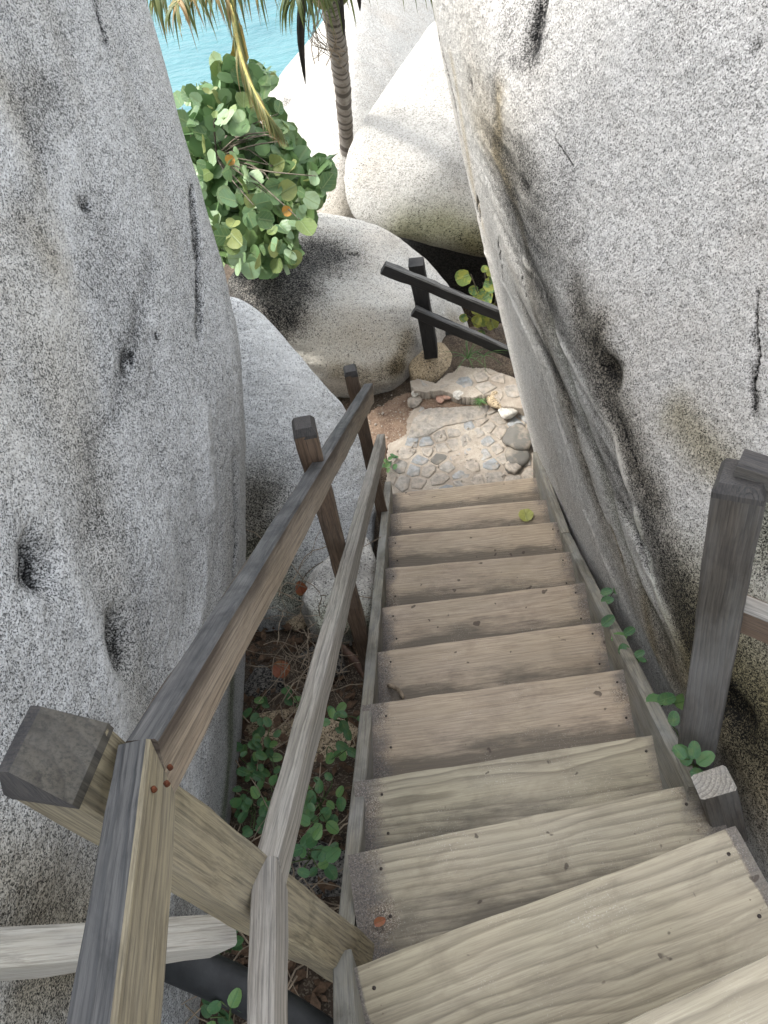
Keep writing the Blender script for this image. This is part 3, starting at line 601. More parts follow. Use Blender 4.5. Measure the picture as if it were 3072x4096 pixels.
boulder('boulder', [(.5, 6.3, -5.6), (.7, 6.5, -4.5), (2.2, 6.4, -4.4), (2.8, 6.3, -5.6), (.8, 7.2, -4.5), (2.8, 7.2, -4.5), (.8, 7.2, -5.6), (2.8, 7.2, -5.6)], (1.7, 6.8, -5.0), 5, 3, G_CAVE_SHADE,
        'near-black rock added as the deep shade of the cave under the white overhanging boulder', amp=.05, nsc=2, seed=66)  # added backing; the dark of the void is in its colour
YB = boulder('boulder', [P(884, 790, y=4.2), P(895, 755, y=4.42), P(920, 738, y=4.5), P(955, 742, y=4.5), P(982, 770, y=4.4), P(975, 800, y=4.25), P(930, 825, y=4.1), P(895, 822, y=4.1), P(925, 765, y=4.3), (.4, 4.2, -4.5), (.8, 4.3, -4.5), (.8, 4.8, -4.5), (.4, 4.8, -4.5)], (.6, 4.42, -4.25), 5, 4, G_YEL,
        'small round yellowish boulder holding the black fence post', amp=.012, nsc=5, seed=71, feats=[dict(p=[(932, 765), (945, 810)], w=.015, d=-.01, a={'stain': .2})])

# ------------------------------------------------------------------ terrain and sea
def gz(x, y):
    xs = [-60, -1.2, .3, 2.6, 5, 7.5, 12, 15, 30, 60]; zs = [4, -2.3, -2.75, -4.1, -4.35, -4.8, -6.2, -7.4, -9, -12]
    return np.interp(y, xs, zs)
gx = np.concatenate([np.linspace(-60, -3, 20), np.linspace(-2.6, 3, 113), np.linspace(3.5, 60, 20)])
gy = np.concatenate([np.linspace(-60, -1.5, 20), np.linspace(-1.2, 6, 145), np.linspace(6.4, 60, 36)])
X_, Y_ = np.meshgrid(gx, gy); Z_ = gz(X_, Y_)
pp = np.stack([X_.ravel(), Y_.ravel(), np.zeros(X_.size)], 1)
Z_ = Z_ + (fbm(pp * 1.1, 4, 2) * .07 + fbm(pp * 6, 3, 3) * .02).reshape(X_.shape)
inpath = (X_ > -.05) & (X_ < 1.5) & (Y_ > 2.7) & (Y_ < 4.6); Z_ = np.where(inpath, np.minimum(Z_, -4.26), Z_)
Z_ -= 1.5 * np.exp(-(((X_ - 1.35) / .85) ** 4 + ((Y_ - 5.75) / .72) ** 4))
nx, ny = len(gx), len(gy)
gv = np.stack([X_.ravel(), Y_.ravel(), Z_.ravel()], 1)
gf = [(j * nx + i, j * nx + i + 1, (j + 1) * nx + i + 1, (j + 1) * nx + i) for j in range(ny - 1) for i in range(nx - 1)]
tag(wmesh('ground', gv.tolist(), gf, M_SOIL), kind='structure')
def ground_z(x, y):
    i = min(max(np.searchsorted(gx, x) - 1, 0), nx - 2); j = min(max(np.searchsorted(gy, y) - 1, 0), ny - 2)
    return float(Z_[j, i])
ss = [(-3000, 12), (3000, 12), (3000, 5000), (-3000, 5000)]
sx = np.linspace(-30, 30, 161); sy = np.linspace(8, 60, 141); SX, SY = np.meshgrid(sx, sy)
q_ = np.stack([SX.ravel() * .9, SY.ravel() * 1.9, np.zeros(SX.size)], 1)
SZ = -6.5 + fbm(q_, 4, 77) * .045
edge = np.minimum(np.minimum(np.abs(SX.ravel() + 30), np.abs(SX.ravel() - 30)), np.minimum(SY.ravel() - 8, 60 - SY.ravel())); SZ = np.where(edge < .01, -6.5, SZ)
sv_ = np.stack([SX.ravel(), SY.ravel(), SZ], 1).tolist(); sf = [(j * 161 + i, j * 161 + i + 1, (j + 1) * 161 + i + 1, (j + 1) * 161 + i) for j in range(140) for i in range(160)]
b0 = len(sv_); c_ = [0, 160, 140 * 161 + 160, 140 * 161]
sv_ += [(-3000, -200, -6.5), (3000, -200, -6.5), (3000, 5000, -6.5), (-3000, 5000, -6.5)]
sf += [tuple([b0, b0 + 1] + [i for i in range(160, -1, -1)]), tuple([b0 + 1, b0 + 2] + [j * 161 + 160 for j in range(140, -1, -1)]),
       tuple([b0 + 2, b0 + 3] + [140 * 161 + i for i in range(161)]), tuple([b0 + 3, b0] + [j * 161 for j in range(141)])]
tag(wmesh('sea', sv_, sf, M_SEA), kind='structure')

# ------------------------------------------------------------------ staircase
NOSE = [None, ((850, 1066), (1164, 1030)), ((846, 1109), (1178, 1078)), ((834, 1158), (1210, 1126)), ((827, 1228), (1233, 1191)), ((823, 1312), (1261, 1258)), ((814, 1408), (1299, 1343)),
        ((800, 1521), (1354, 1443)), ((785, 1685), (1418, 1585)), ((775, 1840), (1505, 1691)), ((745, 2095), (1590, 1785)), ((720, 2507), (1700, 2041))]
TZ = [None] + [-3.93 + .229 * (k - 1) for k in range(1, 12)]
stair = thing('staircase', (.3, 1.5, -3.0), 'weathered wooden staircase going down between the two huge boulders', 'staircase')
ENDS = {}
for k in range(1, 12):
    a, b = NOSE[k]; ENDS[k] = (P(*a, z=TZ[k]), P(*b, z=TZ[k]))
def tread(k):
    A, B = ENDS[k]; X = (B - A).normalized(); A = A.copy(); B = B.copy()
    if k <= 9: A -= X * .03; B += X * .03
    L = (B - A).length; back = Vector((X.y, -X.x, 0)) * 1.0
    dep = .33 if k < 9 else (.36 if k == 9 else .40); th = .045 if k < 10 else .05
    nxx, nyy = 60, 26; V = []; at_b = []; at_e = []
    rx = random.random() * 90
    J = fbm(np.array([[i / nxx * L * 7 + rx, 0, 0] for i in range(nxx + 1)]), 3) * .004
    for i in range(nxx + 1):
        for j in range(nyy + 1):
            x = L * i / nxx; y = dep * j / nyy     # y towards the viewer
            z = -.0035 * math.exp(-((y) / .006) ** 2) - .002 * math.sin(PI * y / dep)
            V.append((x, -(y - J[i] * (1 if j == 0 else 0)), z)); at_b.append(0); at_e.append(0)
    top = len(V)
    V += [(v[0], v[1], -th) for v in V[:top]]
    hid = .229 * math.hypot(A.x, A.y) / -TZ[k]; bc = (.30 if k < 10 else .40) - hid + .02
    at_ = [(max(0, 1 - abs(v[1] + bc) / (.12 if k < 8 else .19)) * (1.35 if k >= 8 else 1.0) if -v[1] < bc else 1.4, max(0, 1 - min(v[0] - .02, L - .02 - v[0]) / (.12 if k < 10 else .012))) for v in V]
    def id_(i, j): return i * (nyy + 1) + j
    Fc = []
    for i in range(nxx):
        for j in range(nyy):
            a, b, c, d = id_(i, j), id_(i + 1, j), id_(i + 1, j + 1), id_(i, j + 1)
            Fc.append((a, d, c, b)); Fc.append((a + top, b + top, c + top, d + top))
    for i in range(nxx):
        for j in (0, nyy):
            a, b = id_(i, j), id_(i + 1, j); Fc.append((a, b, b + top, a + top) if j == 0 else (b, a, a + top, b + top))
    for j in range(nyy):
        for i in (0, nxx):
            a, b = id_(i, j), id_(i, j + 1); Fc.append((b, a, a + top, b + top) if i == 0 else (a, b, b + top, a + top))
    me = mesh('tread', V, Fc)
    for nm, q in (('back', 0), ('end', 1)):
        x = me.attributes.new(nm, 'FLOAT', 'POINT'); x.data.foreach_set('value', [float(t[q]) for t in at_])
    Yv = Vector((-X.y, X.x, 0)); M = Matrix((X, Yv, Vector((0, 0, 1)))).transposed().to_4x4(); M.translation = A
    bm = bmesh.new(); bm.from_mesh(me); bmesh.ops.recalc_face_normals(bm, faces=bm.faces); bm.to_mesh(me); bm.free()
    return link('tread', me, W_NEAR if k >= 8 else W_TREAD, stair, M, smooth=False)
for k in range(1, 12): last = tread(k)
for k in (1, 2):      # the landing goes on with two more boards of the same kind
    q_ = last.copy(); COL.objects.link(q_); q_.parent = stair; q_.matrix_basis = last.matrix_basis @ Matrix.Translation((0, -.408 * k, .001 * k))
V_, F_ = tube([(0, 0, -.004), (0, 0, .0006)], .0042, 8)
SCREW = mesh('screw', V_, F_); SCREW.materials.append(plain('screw_head', (.07, .055, .045), .3, 200, .6))
for k in range(3, 12):
    A, B = ENDS[k]; X = (B - A).normalized(); bk_ = Vector((X.y, -X.x, 0))
    for e_, b_ in ((.05, .05), (.055, .16), (-.045, .045), (-.05, .17)):
        p_ = (A if e_ > 0 else B) + X * e_ + bk_ * b_; link('screw', SCREW, None, stair, Matrix.Translation(p_))

def strline(side, k0, k1, off, dz):
    A, B = ENDS[k0][side], ENDS[k1][side]; s = -1 if side == 0 else 1
    return (A + Vector((s * off, 0, dz)), B + Vector((s * off, 0, dz)))
H_ = .24; T_ = .042
upn = Vector((0, 0, 1))
# left stringer in two lengths, upper stringer beyond the joint, right stringer
def stringer(A, B, mat=W_STR):
    d = (B - A).normalized(); u = (upn - d * upn.dot(d)).normalized()
    return beam('stringer', A - u * (H_ / 2), B - u * (H_ / 2), T_, H_, mat, stair, up=u, ch=.004, jit=.002)
sl0 = P(838, 1040, z=TZ[1] + .06); sl1 = P(742, 2040, z=TZ[9] + .04)
stringer(sl0, sl1)
stringer(P(738, 2055, z=TZ[10] - .02), P(748, 2330, z=TZ[11] + .02))
sr0 = P(1158, 975, z=TZ[1] + .06); sr1 = P(1503, 1700, z=TZ[9] + .03)
stringer(sr0, P(1222, 1150, z=TZ[3] + .055)); stringer(P(1223, 1152, z=TZ[3] + .052), sr1)

# ------------------------------------------------------------------ handrail on the left
p0b, p0t = P(722, 2052, z=-1.97), P(125, 1640, d=.92)
rail = thing('handrail', p0b, 'wooden handrail with two rails and three posts along the left side of the stairs', 'handrail')
pd = (p0t - p0b).normalized()
post0 = beam('post', p0b - pd * .25, p0t, .098, .098, W_POST, rail, up=(.36, 1, 0), ch=.006, jit=.003, endmat=W_CAP)
# weathered, chamfered tip of the big post
def tip(Bp, dirv, wd, parent, mat, upv, h=.05, inset=.55, sh=(0, 0)):
    Z = Vector(dirv).normalized(); Y = Vector(upv); Y = (Y - Z * Y.dot(Z)).normalized(); X = Y.cross(Z)
    V = []; hw = wd / 2
    inset = inset if isinstance(inset, tuple) else (inset, inset)
    for (f_, z_) in (((1.004, 1.004), -.012), ((1.004, 1.004), h * .05), (inset, h)):
        for sx_, sy_ in ((-1, -1), (1, -1), (1, 1), (-1, 1)): V.append(Vector(Bp) + X * (sx_ * hw * f_[0] + (sh[0] if z_ == h else 0)) + Y * (sy_ * hw * f_[1] + (sh[1] if z_ == h else 0)) + Z * z_)
    Fc = [(3, 2, 1, 0), (8, 9, 10, 11)]
    for i in (0, 4):
        for q in range(4): Fc.append((i + q, i + (q + 1) % 4, i + 4 + (q + 1) % 4, i + 4 + q))
    M_ = Matrix((Z, X, Y)).transposed().to_4x4(); M_.translation = Vector(Bp); Mi_ = M_.inverted()
    o = link('post_tip', mesh('post_tip', [Mi_ @ v for v in V], Fc), mat, parent, M_, smooth=False)
    if sh != (0, 0):      # the facet towards the stairs keeps the colour of the wood
        o.data.materials.append(W_TIP)
        for p_ in o.data.polygons:
            if p_.normal.y > .3: p_.material_index = 1
    return o
W_TIP = wood('post_facet_wood', (.10, .09, .07), (.06, .053, .042), (.025, .023, .02), .15, 60, .6)
bigtip = tip(p0t, pd, .098, rail, W_CAP, (.36, 1, 0), .06, (.16, .80), (-.012, 0))
def post(u0, v0, z0, u1, v1, z1, wd, mat, parent, endmat=None, below=.35, rot=0., y1=None):
    A = P(u0, v0, z=z0); B = P(u1, v1, z=z1) if y1 is None else P(u1, v1, y=y1); d = (B - A).normalized()
    return beam('post', A - d * below, B, wd, wd, mat, parent, up=(math.sin(rot), math.cos(rot), 0), ch=.005, jit=.002, endmat=endmat), A, B
pa, A1, B1 = post(786, 1395, -3.07, 657, 925, None, .066, W_BROWN, rail, W_CAP, y1=1.49)
pb, A2, B2 = post(826, 1110, -3.65, 757, 802, None, .062, W_BROWN, rail, W_BLACK, y1=2.60)
tip(B1, B1 - A1, .066, rail, W_CAP, (0, 1, 0), .025, .7); tip(B2, B2 - A2, .062, rail, W_CAP, (0, 1, 0), .02, .75)
# rails
j1 = P(318, 1668, d=.96); f1 = P(797, 850, y=2.62)
n1 = P(240, 2330, d=.62)
j2 = P(583, 1890, d=1.34); f2 = P(824, 955, y=2.60); n2 = P(576, 2400, d=1.02)
def railpair(J, Fp, N, wd, th, m_down, m_near, tops, up):
    a = (Fp - J).normalized(); b = (N - J).normalized(); bis = (a - b).normalized()
    o1 = beam('rail', J, Fp, wd, th, m_down, rail, up=up, ch=.004, cutA=bis, topmat=tops[0], jit=.002)
    o2 = beam('rail', J, N, wd, th, m_near, rail, up=up, ch=.004, cutA=bis, topmat=tops[1], jit=.002)
    return o1, o2
railpair(j1, f1, n1, .042, .095, W_RAIL, W_POST, (W_RAILT, W_RAILT), (0, 0, 1))
railpair(j2, f2, n2, .042, .085, W_LIGHT, W_LIGHT, (None, None), (0, 0, 1))
for (u, v, dd) in ((358, 1690, .90), (330, 1702, .88), (345, 1740, .92), (365, 1655, .95)):
    q = P(u, v, d=dd + .005)
    V_, F_ = tube([q, q + Vector((.003, -.004, .001))], .0035, 8); wmesh('nail', V_, F_, M_RUST, rail)

# second railing low on the left: one plank and the dark round bar under it
lowr = thing('low_railing', P(200, 2000, d=1.5), 'bleached horizontal plank crossing behind the big post at lower left', 'railing')
beam('rail', P(-260, 2085, d=1.22), P(478, 2022, d=1.55), .06, .13, W_BLEACH, lowr, up=(0, 0, 1), ch=.006, jit=.004, endmat=W_BROWN)
V_, F_ = tube(spline([P(250, 2030, d=2.1), P(400, 2085, d=2.0), P(560, 2160, d=1.95), P(760, 2290, d=1.85)], 14), .052, 14)
bar = wmesh('log', V_, F_, M_PIPE); tag(bar, 'black round log lying under the bleached plank at lower left', 'log')

# right post with its rails
rr = thing('right_railing', P(1505, 1640, z=-2.2), 'dark square post with two rails going off to the right, right of the stairs', 'railing')
pr, AR, BR = post(1503, 1640, -2.2, 1603, 1040, -1.2, .088, W_RPOST, rr, W_CAP, .15, rot=.6)
tip(BR, (BR - AR), .088, rr, W_CAP, (math.sin(.6), math.cos(.6), 0), .02, .8)
ra, rb_ = P(1590, 1012, d=1.42), P(2050, 1090, d=1.2); rc0, rd0 = P(1585, 1318, d=1.72), P(1900, 1470, d=1.35)
hd_ = Vector((.76, -.65, 0)).normalized(); re_ = ra + hd_ * .95; rf_2 = rc0 + hd_ * .93
beam('post', Vector((re_.x, re_.y + .03, -2.5)), Vector((re_.x, re_.y + .03, re_.z + .12)), .088, .088, W_RPOST, rr, up=(.5, 1, 0), endmat=W_CAP)
beam('rail', ra, re_, .045, .075, W_RPOST, rr, up=(0, 0, 1), topmat=W_CAP)
beam('rail', rc0, rf_2, .045, .095, W_BROWN, rr, up=(0, 0, 1), topmat=W_LIGHT)
stp = thing('cut_post', P(1560, 1780, z=-2.1), 'short sawn off post stub between the dark right post and the upper tread', 'post stub')
beam('stub', P(1572, 1800, z=-2.25), P(1542, 1690, z=-1.93), .065, .085, W_RPOST, stp, up=(1, 0, 0), topmat=None, endmat=W_LIGHT, ch=.006)

# far fence
ff = thing('far_fence', P(930, 760, z=-4.1), 'black weathered two rail fence on the yellowish boulder at the path end', 'fence')
beam('post', P(932, 765, z=-4.12), P(898, 566, y=4.36), .105, .105, W_BLACK, ff, up=(.2, 1, 0), ch=.006, jit=.003)
beam('rail', P(828, 577, y=4.22), P(1140, 706, y=4.0), .05, .085, W_BLACK, ff, up=(0, 0, 1), topmat=W_RAILT, ch=.008, jit=.006)
beam('rail', P(893, 672, y=4.25), P(1150, 782, y=4.02), .05, .085, W_BLACK, ff, up=(0, 0, 1), topmat=W_RAILT, ch=.008, jit=.006)
V_, F_ = tube(spline([P(925, 705, y=4.75), P(985, 727, y=4.7), P(1060, 735, y=4.65), P(1150, 742, y=4.6)], 10), .04, 12)
tag(wmesh('pipe', V_, F_, M_PIPE), 'dark grey pipe running behind the lower rail of the black fence', 'pipe')

# ------------------------------------------------------------------ stone path
pz = -4.17
def clip(poly, p, n):
    out = []
    for i in range(len(poly)):
        a, b = poly[i], poly[(i + 1) % len(poly)]; da = (a[0] - p[0]) * n[0] + (a[1] - p[1]) * n[1]; db = (b[0] - p[0]) * n[0] + (b[1] - p[1]) * n[1]
        if da <= 0: out.append(a)
        if (da < 0) != (db < 0) and abs(da - db) > 1e-12: t = da / (da - db); out.append((a[0] + t * (b[0] - a[0]), a[1] + t * (b[1] - a[1])))
    return out
def inside(pt, poly):
    c = False
    for i in range(len(poly)):
        a, b = poly[i], poly[i - 1]
        if (a[1] > pt[1]) != (b[1] > pt[1]) and pt[0] < (b[0] - a[0]) * (pt[1] - a[1]) / (b[1] - a[1]) + a[0]: c = not c
    return c
def slab(name, outline, z, th, mat, bumpy=.008, res=.009):
    xs = [p[0] for p in outline]; ys = [p[1] for p in outline]
    bm = bmesh.new(); N_ = []
    dense = []
    for i in range(len(outline)):
        a, b = outline[i], outline[(i + 1) % len(outline)]; m_ = max(1, int(math.hypot(b[0] - a[0], b[1] - a[1]) / .03))
        for k in range(m_):
            t = k / m_; x, y = a[0] + (b[0] - a[0]) * t, a[1] + (b[1] - a[1]) * t
            n = fbm(np.array([[x * 13, y * 13, z]]), 3)[0] * .022; dense.append((x + n, y - n))
    gxs = np.arange(min(xs) - .05, max(xs) + .05, res); gys = np.arange(min(ys) - .05, max(ys) + .05, res); idx = {}; V = []; Fc = []
    for j, y in enumerate(gys):
        for i, x in enumerate(gxs):
            if inside((x, y), dense): idx[(i, j)] = len(V); V.append([x, y, 0])
    A_ = np.array(V); zz = z + fbm(A_ * 3.3, 3, 8) * bumpy * 1.6 + fbm(A_ * 14, 3, 9) * bumpy
    for v, q in zip(V, zz): v[2] = q
    for (i, j), a in idx.items():
        if (i + 1, j) in idx and (i, j + 1) in idx and (i + 1, j + 1) in idx: Fc.append((a, idx[(i + 1, j)], idx[(i + 1, j + 1)], idx[(i, j + 1)]))
    me = mesh(name, V, Fc); bm.from_mesh(me)
    be = [e for e in bm.edges if len(e.link_faces) == 1]
    g = bmesh.ops.extrude_edge_only(bm, edges=be)
    for v in g['geom']:
        if isinstance(v, bmesh.types.BMVert): v.co.z = z - th; v.co.x += 0
    bmesh.ops.recalc_face_normals(bm, faces=bm.faces); bm.to_mesh(me); bm.free()
    return me
def q2(u, v, z): p = P(u, v, z=z); return (p.x, p.y)
o_main = [q2(835, 1130, pz), q2(832, 1010, pz), q2(838, 965, pz), q2(872, 935, pz), q2(885, 890, pz), q2(915, 868, pz), q2(1000, 862, pz), q2(1080, 880, pz), q2(1180, 870, pz), q2(1200, 1060, pz), q2(1150, 1120, pz)]
path = link('stone_path', slab('stone_path', o_main, pz, .12, M_MORTAR, .006), M_MORTAR); tag(path, kind='structure')
zl = -4.09
o_ledge = [q2(884, 822, zl), q2(905, 818, zl), q2(940, 826, zl), q2(990, 790, zl), q2(1060, 795, zl), q2(1140, 825, zl), q2(1150, 885, zl), q2(1085, 880, zl), q2(1060, 852, zl), q2(1020, 860, zl), q2(985, 858, zl), q2(955, 846, zl), q2(920, 850, zl), q2(890, 846, zl)]
ledge = link('path_ledge', slab('path_ledge', o_ledge, zl, .1, M_MORTAR, .005), M_MORTAR); tag(ledge, kind='structure')
def cobble(poly, z, h, parent, mat, tilt=.0):
    cx = sum(p[0] for p in poly) / len(poly); cy = sum(p[1] for p in poly) / len(poly); n = len(poly)
    V = []
    for (s, zz) in ((1.0, -.02), (.98, h * .45), (.90, h * .85), (.68, h)):
        for p in poly:
            x, y = (p[0] - cx) * s, (p[1] - cy) * s
            V.append((x, y, zz + (x * tilt + random.uniform(-.0012, .0012) if zz > 0 else 0)))
    V.append((0, 0, h * 1.03)); Fc = []
    for r_ in range(3):
        for q in range(n): a = r_ * n + q; b = r_ * n + (q + 1) % n; Fc.append((a, b, b + n, a + n))
    for q in range(n): Fc.append((3 * n + q, 3 * n + (q + 1) % n, 4 * n))
    M = Matrix.Translation((cx, cy, z))
    return link('stone', mesh('stone', V, Fc), mat, parent, M)
def stones(parent, outline, z, npts, minr, seed, skip=lambda x, y: False):
    rnd = random.Random(seed); pts = []; xs = [p[0] for p in outline]; ys = [p[1] for p in outline]; tries = 0
    while len(pts) < npts and tries < 9000:
        tries += 1; x, y = rnd.uniform(min(xs), max(xs)), rnd.uniform(min(ys), max(ys))
        if inside((x, y), outline) and all(math.hypot(x - a, (y - b)) > minr * rnd.uniform(.7, 1.2) for a, b in pts): pts.append((x, y))
    for (x, y) in pts:
        if skip(x, y): continue
        R_ = minr * rnd.uniform(.6, .95); k = rnd.choice((6, 7, 8, 9)); ph = rnd.random() * 6; ang = rnd.random() * PI; asp = rnd.uniform(.6, 1.1)
        poly = []
        for q in range(k):
            a = ph + 2 * PI * q / k + rnd.uniform(-.25, .25); r_ = R_ * rnd.uniform(.85, 1.12)
            ex, ey = math.cos(a) * r_, math.sin(a) * r_ * asp
            poly.append((x + ex * math.cos(ang) - ey * math.sin(ang), y + ex * math.sin(ang) + ey * math.cos(ang)))
        for (a, b) in pts:
            if (a, b) != (x, y) and math.hypot(a - x, b - y) < minr * 3:
                dx, dy = a - x, b - y; L = math.hypot(dx, dy); t = .5 - rnd.uniform(.004, .010) / L
                poly = clip(poly, (x + dx * t, y + dy * t), (dx / L, dy / L))
        if len(poly) < 3: continue
        poly = [p for p in poly if inside(p, outline)] if not all(inside(p, outline) for p in poly) else poly
        if len(poly) < 4: continue
        rx = rnd.random()
        mat = M_STONE_G if rx < .45 else (M_STONE_T if rx < .98 else M_STONE_D)
        cobble(poly, z, rnd.uniform(.003, .010), parent, mat, rnd.uniform(-.04, .04))
big = [q2(880, 948, pz), q2(892, 905, pz), q2(925, 880, pz), q2(1060, 876, pz), q2(1050, 905, pz), q2(960, 922, pz), q2(920, 945, pz)]
stones(path, [(a * .985 + .01, b) for a, b in o_main], pz, 170, .102, 3, lambda x, y: inside((x, y), big))
stones(ledge, o_ledge, zl, 26, .11, 5)
cobble(big, pz, .012, path, M_STONE_T)
def rock(u, v, z, s, mat, label, seed, flat=.6, name='rock', cat='rock', group=None):
    c = P(u, v, z=z); rnd = random.Random(seed)
    pts = [c + Vector((rnd.uniform(-1, 1), rnd.uniform(-1, 1), rnd.uniform(-1, 1) * flat)).normalized() * s * rnd.uniform(.85, 1.15) for _ in range(16)]
    pts = [Vector((p.x, p.y, c.z + (p.z - c.z) * flat)) for p in pts]
    return boulder(name, pts, c, 4, 1, mat, label, cat, amp=s * .08, nsc=1.2 / s, seed=seed, group=group)
rock(1118, 948, -4.13, .13, M_STONE_D, 'dark jagged rock at the right edge of the path against the big boulder', 3, .55)
rock(1118, 985, -4.15, .10, M_STONE_D, 'black wet stone just beyond the end of the right stringer', 5, .5)
rock(1108, 1008, -4.15, .06, M_STONE_T, 'small tan stone beside the black wet stone at the right stringer', 6, .6)
rock(1098, 888, -4.12, .075, M_STONE_W, 'whitish angular stone on the right of the path below the brown slab', 7, .6)
rock(992, 852, -4.09, .05, M_STONE_W, 'white pointed stone set in the edge of the broken ledge', 8, .5)
rock(967, 853, -4.13, .045, M_STONE_P, 'small pink stone left of the white one under the broken ledge', 9, .5)
rock(950, 861, -4.14, .045, M_STONE_P, 'reddish flat stone in the soil left of the small pink stone', 10, .4)
rock(900, 850, -4.12, .05, M_STONE_W, 'whitish round stone at the left corner of the broken ledge', 11, .6)
rock(1095, 855, -4.12, .16, G_YEL, 'brown flat slab on the right of the broken ledge', 12, .35)
rock(896, 868, -4.15, .06, M_STONE_T, 'lumpy tan stone under the whitish round stone at the ledge corner', 13, .6)
# brown mud left of the path
mo = [q2(800, 885, -4.2), q2(880, 850, -4.2), q2(905, 850, -4.2), q2(895, 905, -4.2), q2(870, 945, -4.2), q2(835, 975, -4.2), q2(795, 960, -4.2), q2(785, 915, -4.2)]
tag(link('mud_patch', slab('mud_patch', mo, -4.2, .08, M_MUD, .010), M_MUD), kind='structure')
mo = [q2(895, 868, -4.165), q2(930, 850, -4.165), q2(1000, 862, -4.165), q2(1080, 866, -4.165), q2(1080, 880, -4.165), q2(1000, 880, -4.165), q2(915, 884, -4.165)]
tag(link('soil_strip', slab('soil_strip', mo, -4.165, .05, M_MUD, .008), M_MUD), kind='structure')

A_ = Acc(); rq = random.Random(19)
for i in range(420):
    u, v = (rq.uniform(790, 900), rq.uniform(860, 970)) if i < 70 else (rq.uniform(845, 1150), rq.uniform(850, 1040)); s_ = rq.choice((.003, .004, .005, .006, .010)) * rq.uniform(.7, 1.2)
    c = P(u, v, z=(-4.19 if i < 70 else pz + .006)); c.z += s_ * .3
    A_.add(([c + Vector((s_ * rq.uniform(.7, 1.3), 0, 0)), c + Vector((0, s_ * rq.uniform(.7, 1.2), 0)), c - Vector((s_ * rq.uniform(.7, 1.2), 0, 0)), c - Vector((0, s_, 0)), c + Vector((s_ * .2, 0, s_ * .6)), c - Vector((0, 0, s_))], [(0, 1, 4), (1, 2, 4), (2, 3, 4), (3, 0, 4), (1, 0, 5), (2, 1, 5), (3, 2, 5), (0, 3, 5)]))
tag(wmesh('pebbles', A_.v, A_.f, M_STONE_T, None, False), 'loose pebbles and grit on the path and the brown soil', 'pebbles', kind='stuff')
# rocks in the gully on the left
boulder('rock', [P(700, 1200, y=2.1), P(790, 1150, y=2.3), P(815, 1200, y=2.1), P(800, 1330, y=1.8), P(700, 1370, y=1.75), P(650, 1290, y=1.95), (-.2, 2.5, -4.3), (-.5, 1.7, -4.2), (-.1, 1.8, -4.2), (-.6, 2.3, -4.2)], (-.25, 2.05, -3.75), 6, 1, G_MID,
        'grey lichened rock under the left stringer behind the brown post', 'rock', amp=.09, nsc=2.2, seed=81, feats=[dict(p=[(720, 1340), (780, 1360)], w=.12, a={'moss': .8, 'stain': .3})])
rock(610, 1600, -3.42, .20, G_YEL, 'mossy olive rock under the creeping plants in the left gully', 21, .7)
rock(720, 1620, -3.25, .15, G_YEL, 'olive brown rock beside the left stringer among the creepers', 22, .5)
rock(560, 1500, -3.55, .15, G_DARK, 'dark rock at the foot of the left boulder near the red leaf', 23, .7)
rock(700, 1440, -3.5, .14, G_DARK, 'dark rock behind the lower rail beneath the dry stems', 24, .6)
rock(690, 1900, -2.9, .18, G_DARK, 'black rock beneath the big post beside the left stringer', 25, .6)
rock(640, 1330, -3.85, .16, G_YEL, 'mossy rock between the pale boulder and the dry stems', 26, .8)

# ------------------------------------------------------------------ leaves
def leafmesh(name, round_=True, fold=.18, seed=0, notch=.1):
    rnd = random.Random(seed); n = 12; ring = []
    for q in range(n):
        a = 2 * PI * q / n
        if round_: x, y = .5 + .5 * math.cos(a), .52 * math.sin(a)
        else:
            x = .5 + .5 * math.cos(a); y = .36 * math.sin(a) * (1.15 - .35 * x)
        j = 1 + rnd.uniform(-.05, .05); x = .5 + (x - .5) * j; y *= j
        if q == n // 2: x += notch
        ring.append((x, y, abs(y) * fold + rnd.uniform(-.03, .03)))
    mid = [(.12, 0, 0), (.5, 0, -.03), (.85, 0, -.02)]
    inner = [(.5 + (x - .5) * .55, y * .55, z * .45) for x, y, z in ring]
    V = ring + inner + [(.5, 0, -.02)]; Fc = []
    for q in range(n):
        a, b = q, (q + 1) % n; Fc.append((a, b, b + n, a + n)); Fc.append((a + n, b + n, 2 * n))
    return mesh(name, V, Fc)
GR = [leafmesh('sea_grape_leaf', True, f_, s_) for s_, f_ in ((1, .15), (2, .3), (3, -.1), (4, .45))]
for m_ in GR: m_.materials.append(L_GRAPE)
GR2 = [leafmesh('spotted_leaf', True, f_, s_) for s_, f_ in ((5, .2), (6, .35))]
for m_ in GR2: m_.materials.append(L_GRAPE2)
CR = [leafmesh('creeper_leaf', False, f_, s_, .0) for s_, f_ in ((7, .25), (8, .4))]
for m_ in CR: m_.materials.append(L_CREEP)
for m_ in GR + GR2 + CR: m_.polygons.foreach_set('use_smooth', [True] * len(m_.polygons))
def put_leaf(me, pos, nrm, dirv, size, parent, name='leaf'):
    Z = Vector(nrm).normalized(); X = Vector(dirv); X = (X - Z * X.dot(Z))
    X = X.normalized() if X.length > 1e-4 else Z.orthogonal().normalized(); Y = Z.cross(X)
    M = Matrix((X * size, Y * size, Z * size)).transposed().to_4x4(); M.translation = Vector(pos)
    o = bpy.data.objects.new(name, me); COL.objects.link(o)
    if parent is not None:
        o.parent = parent; M = Matrix.Translation(-Vector(parent['base'])) @ M
    o.matrix_basis = M; return o

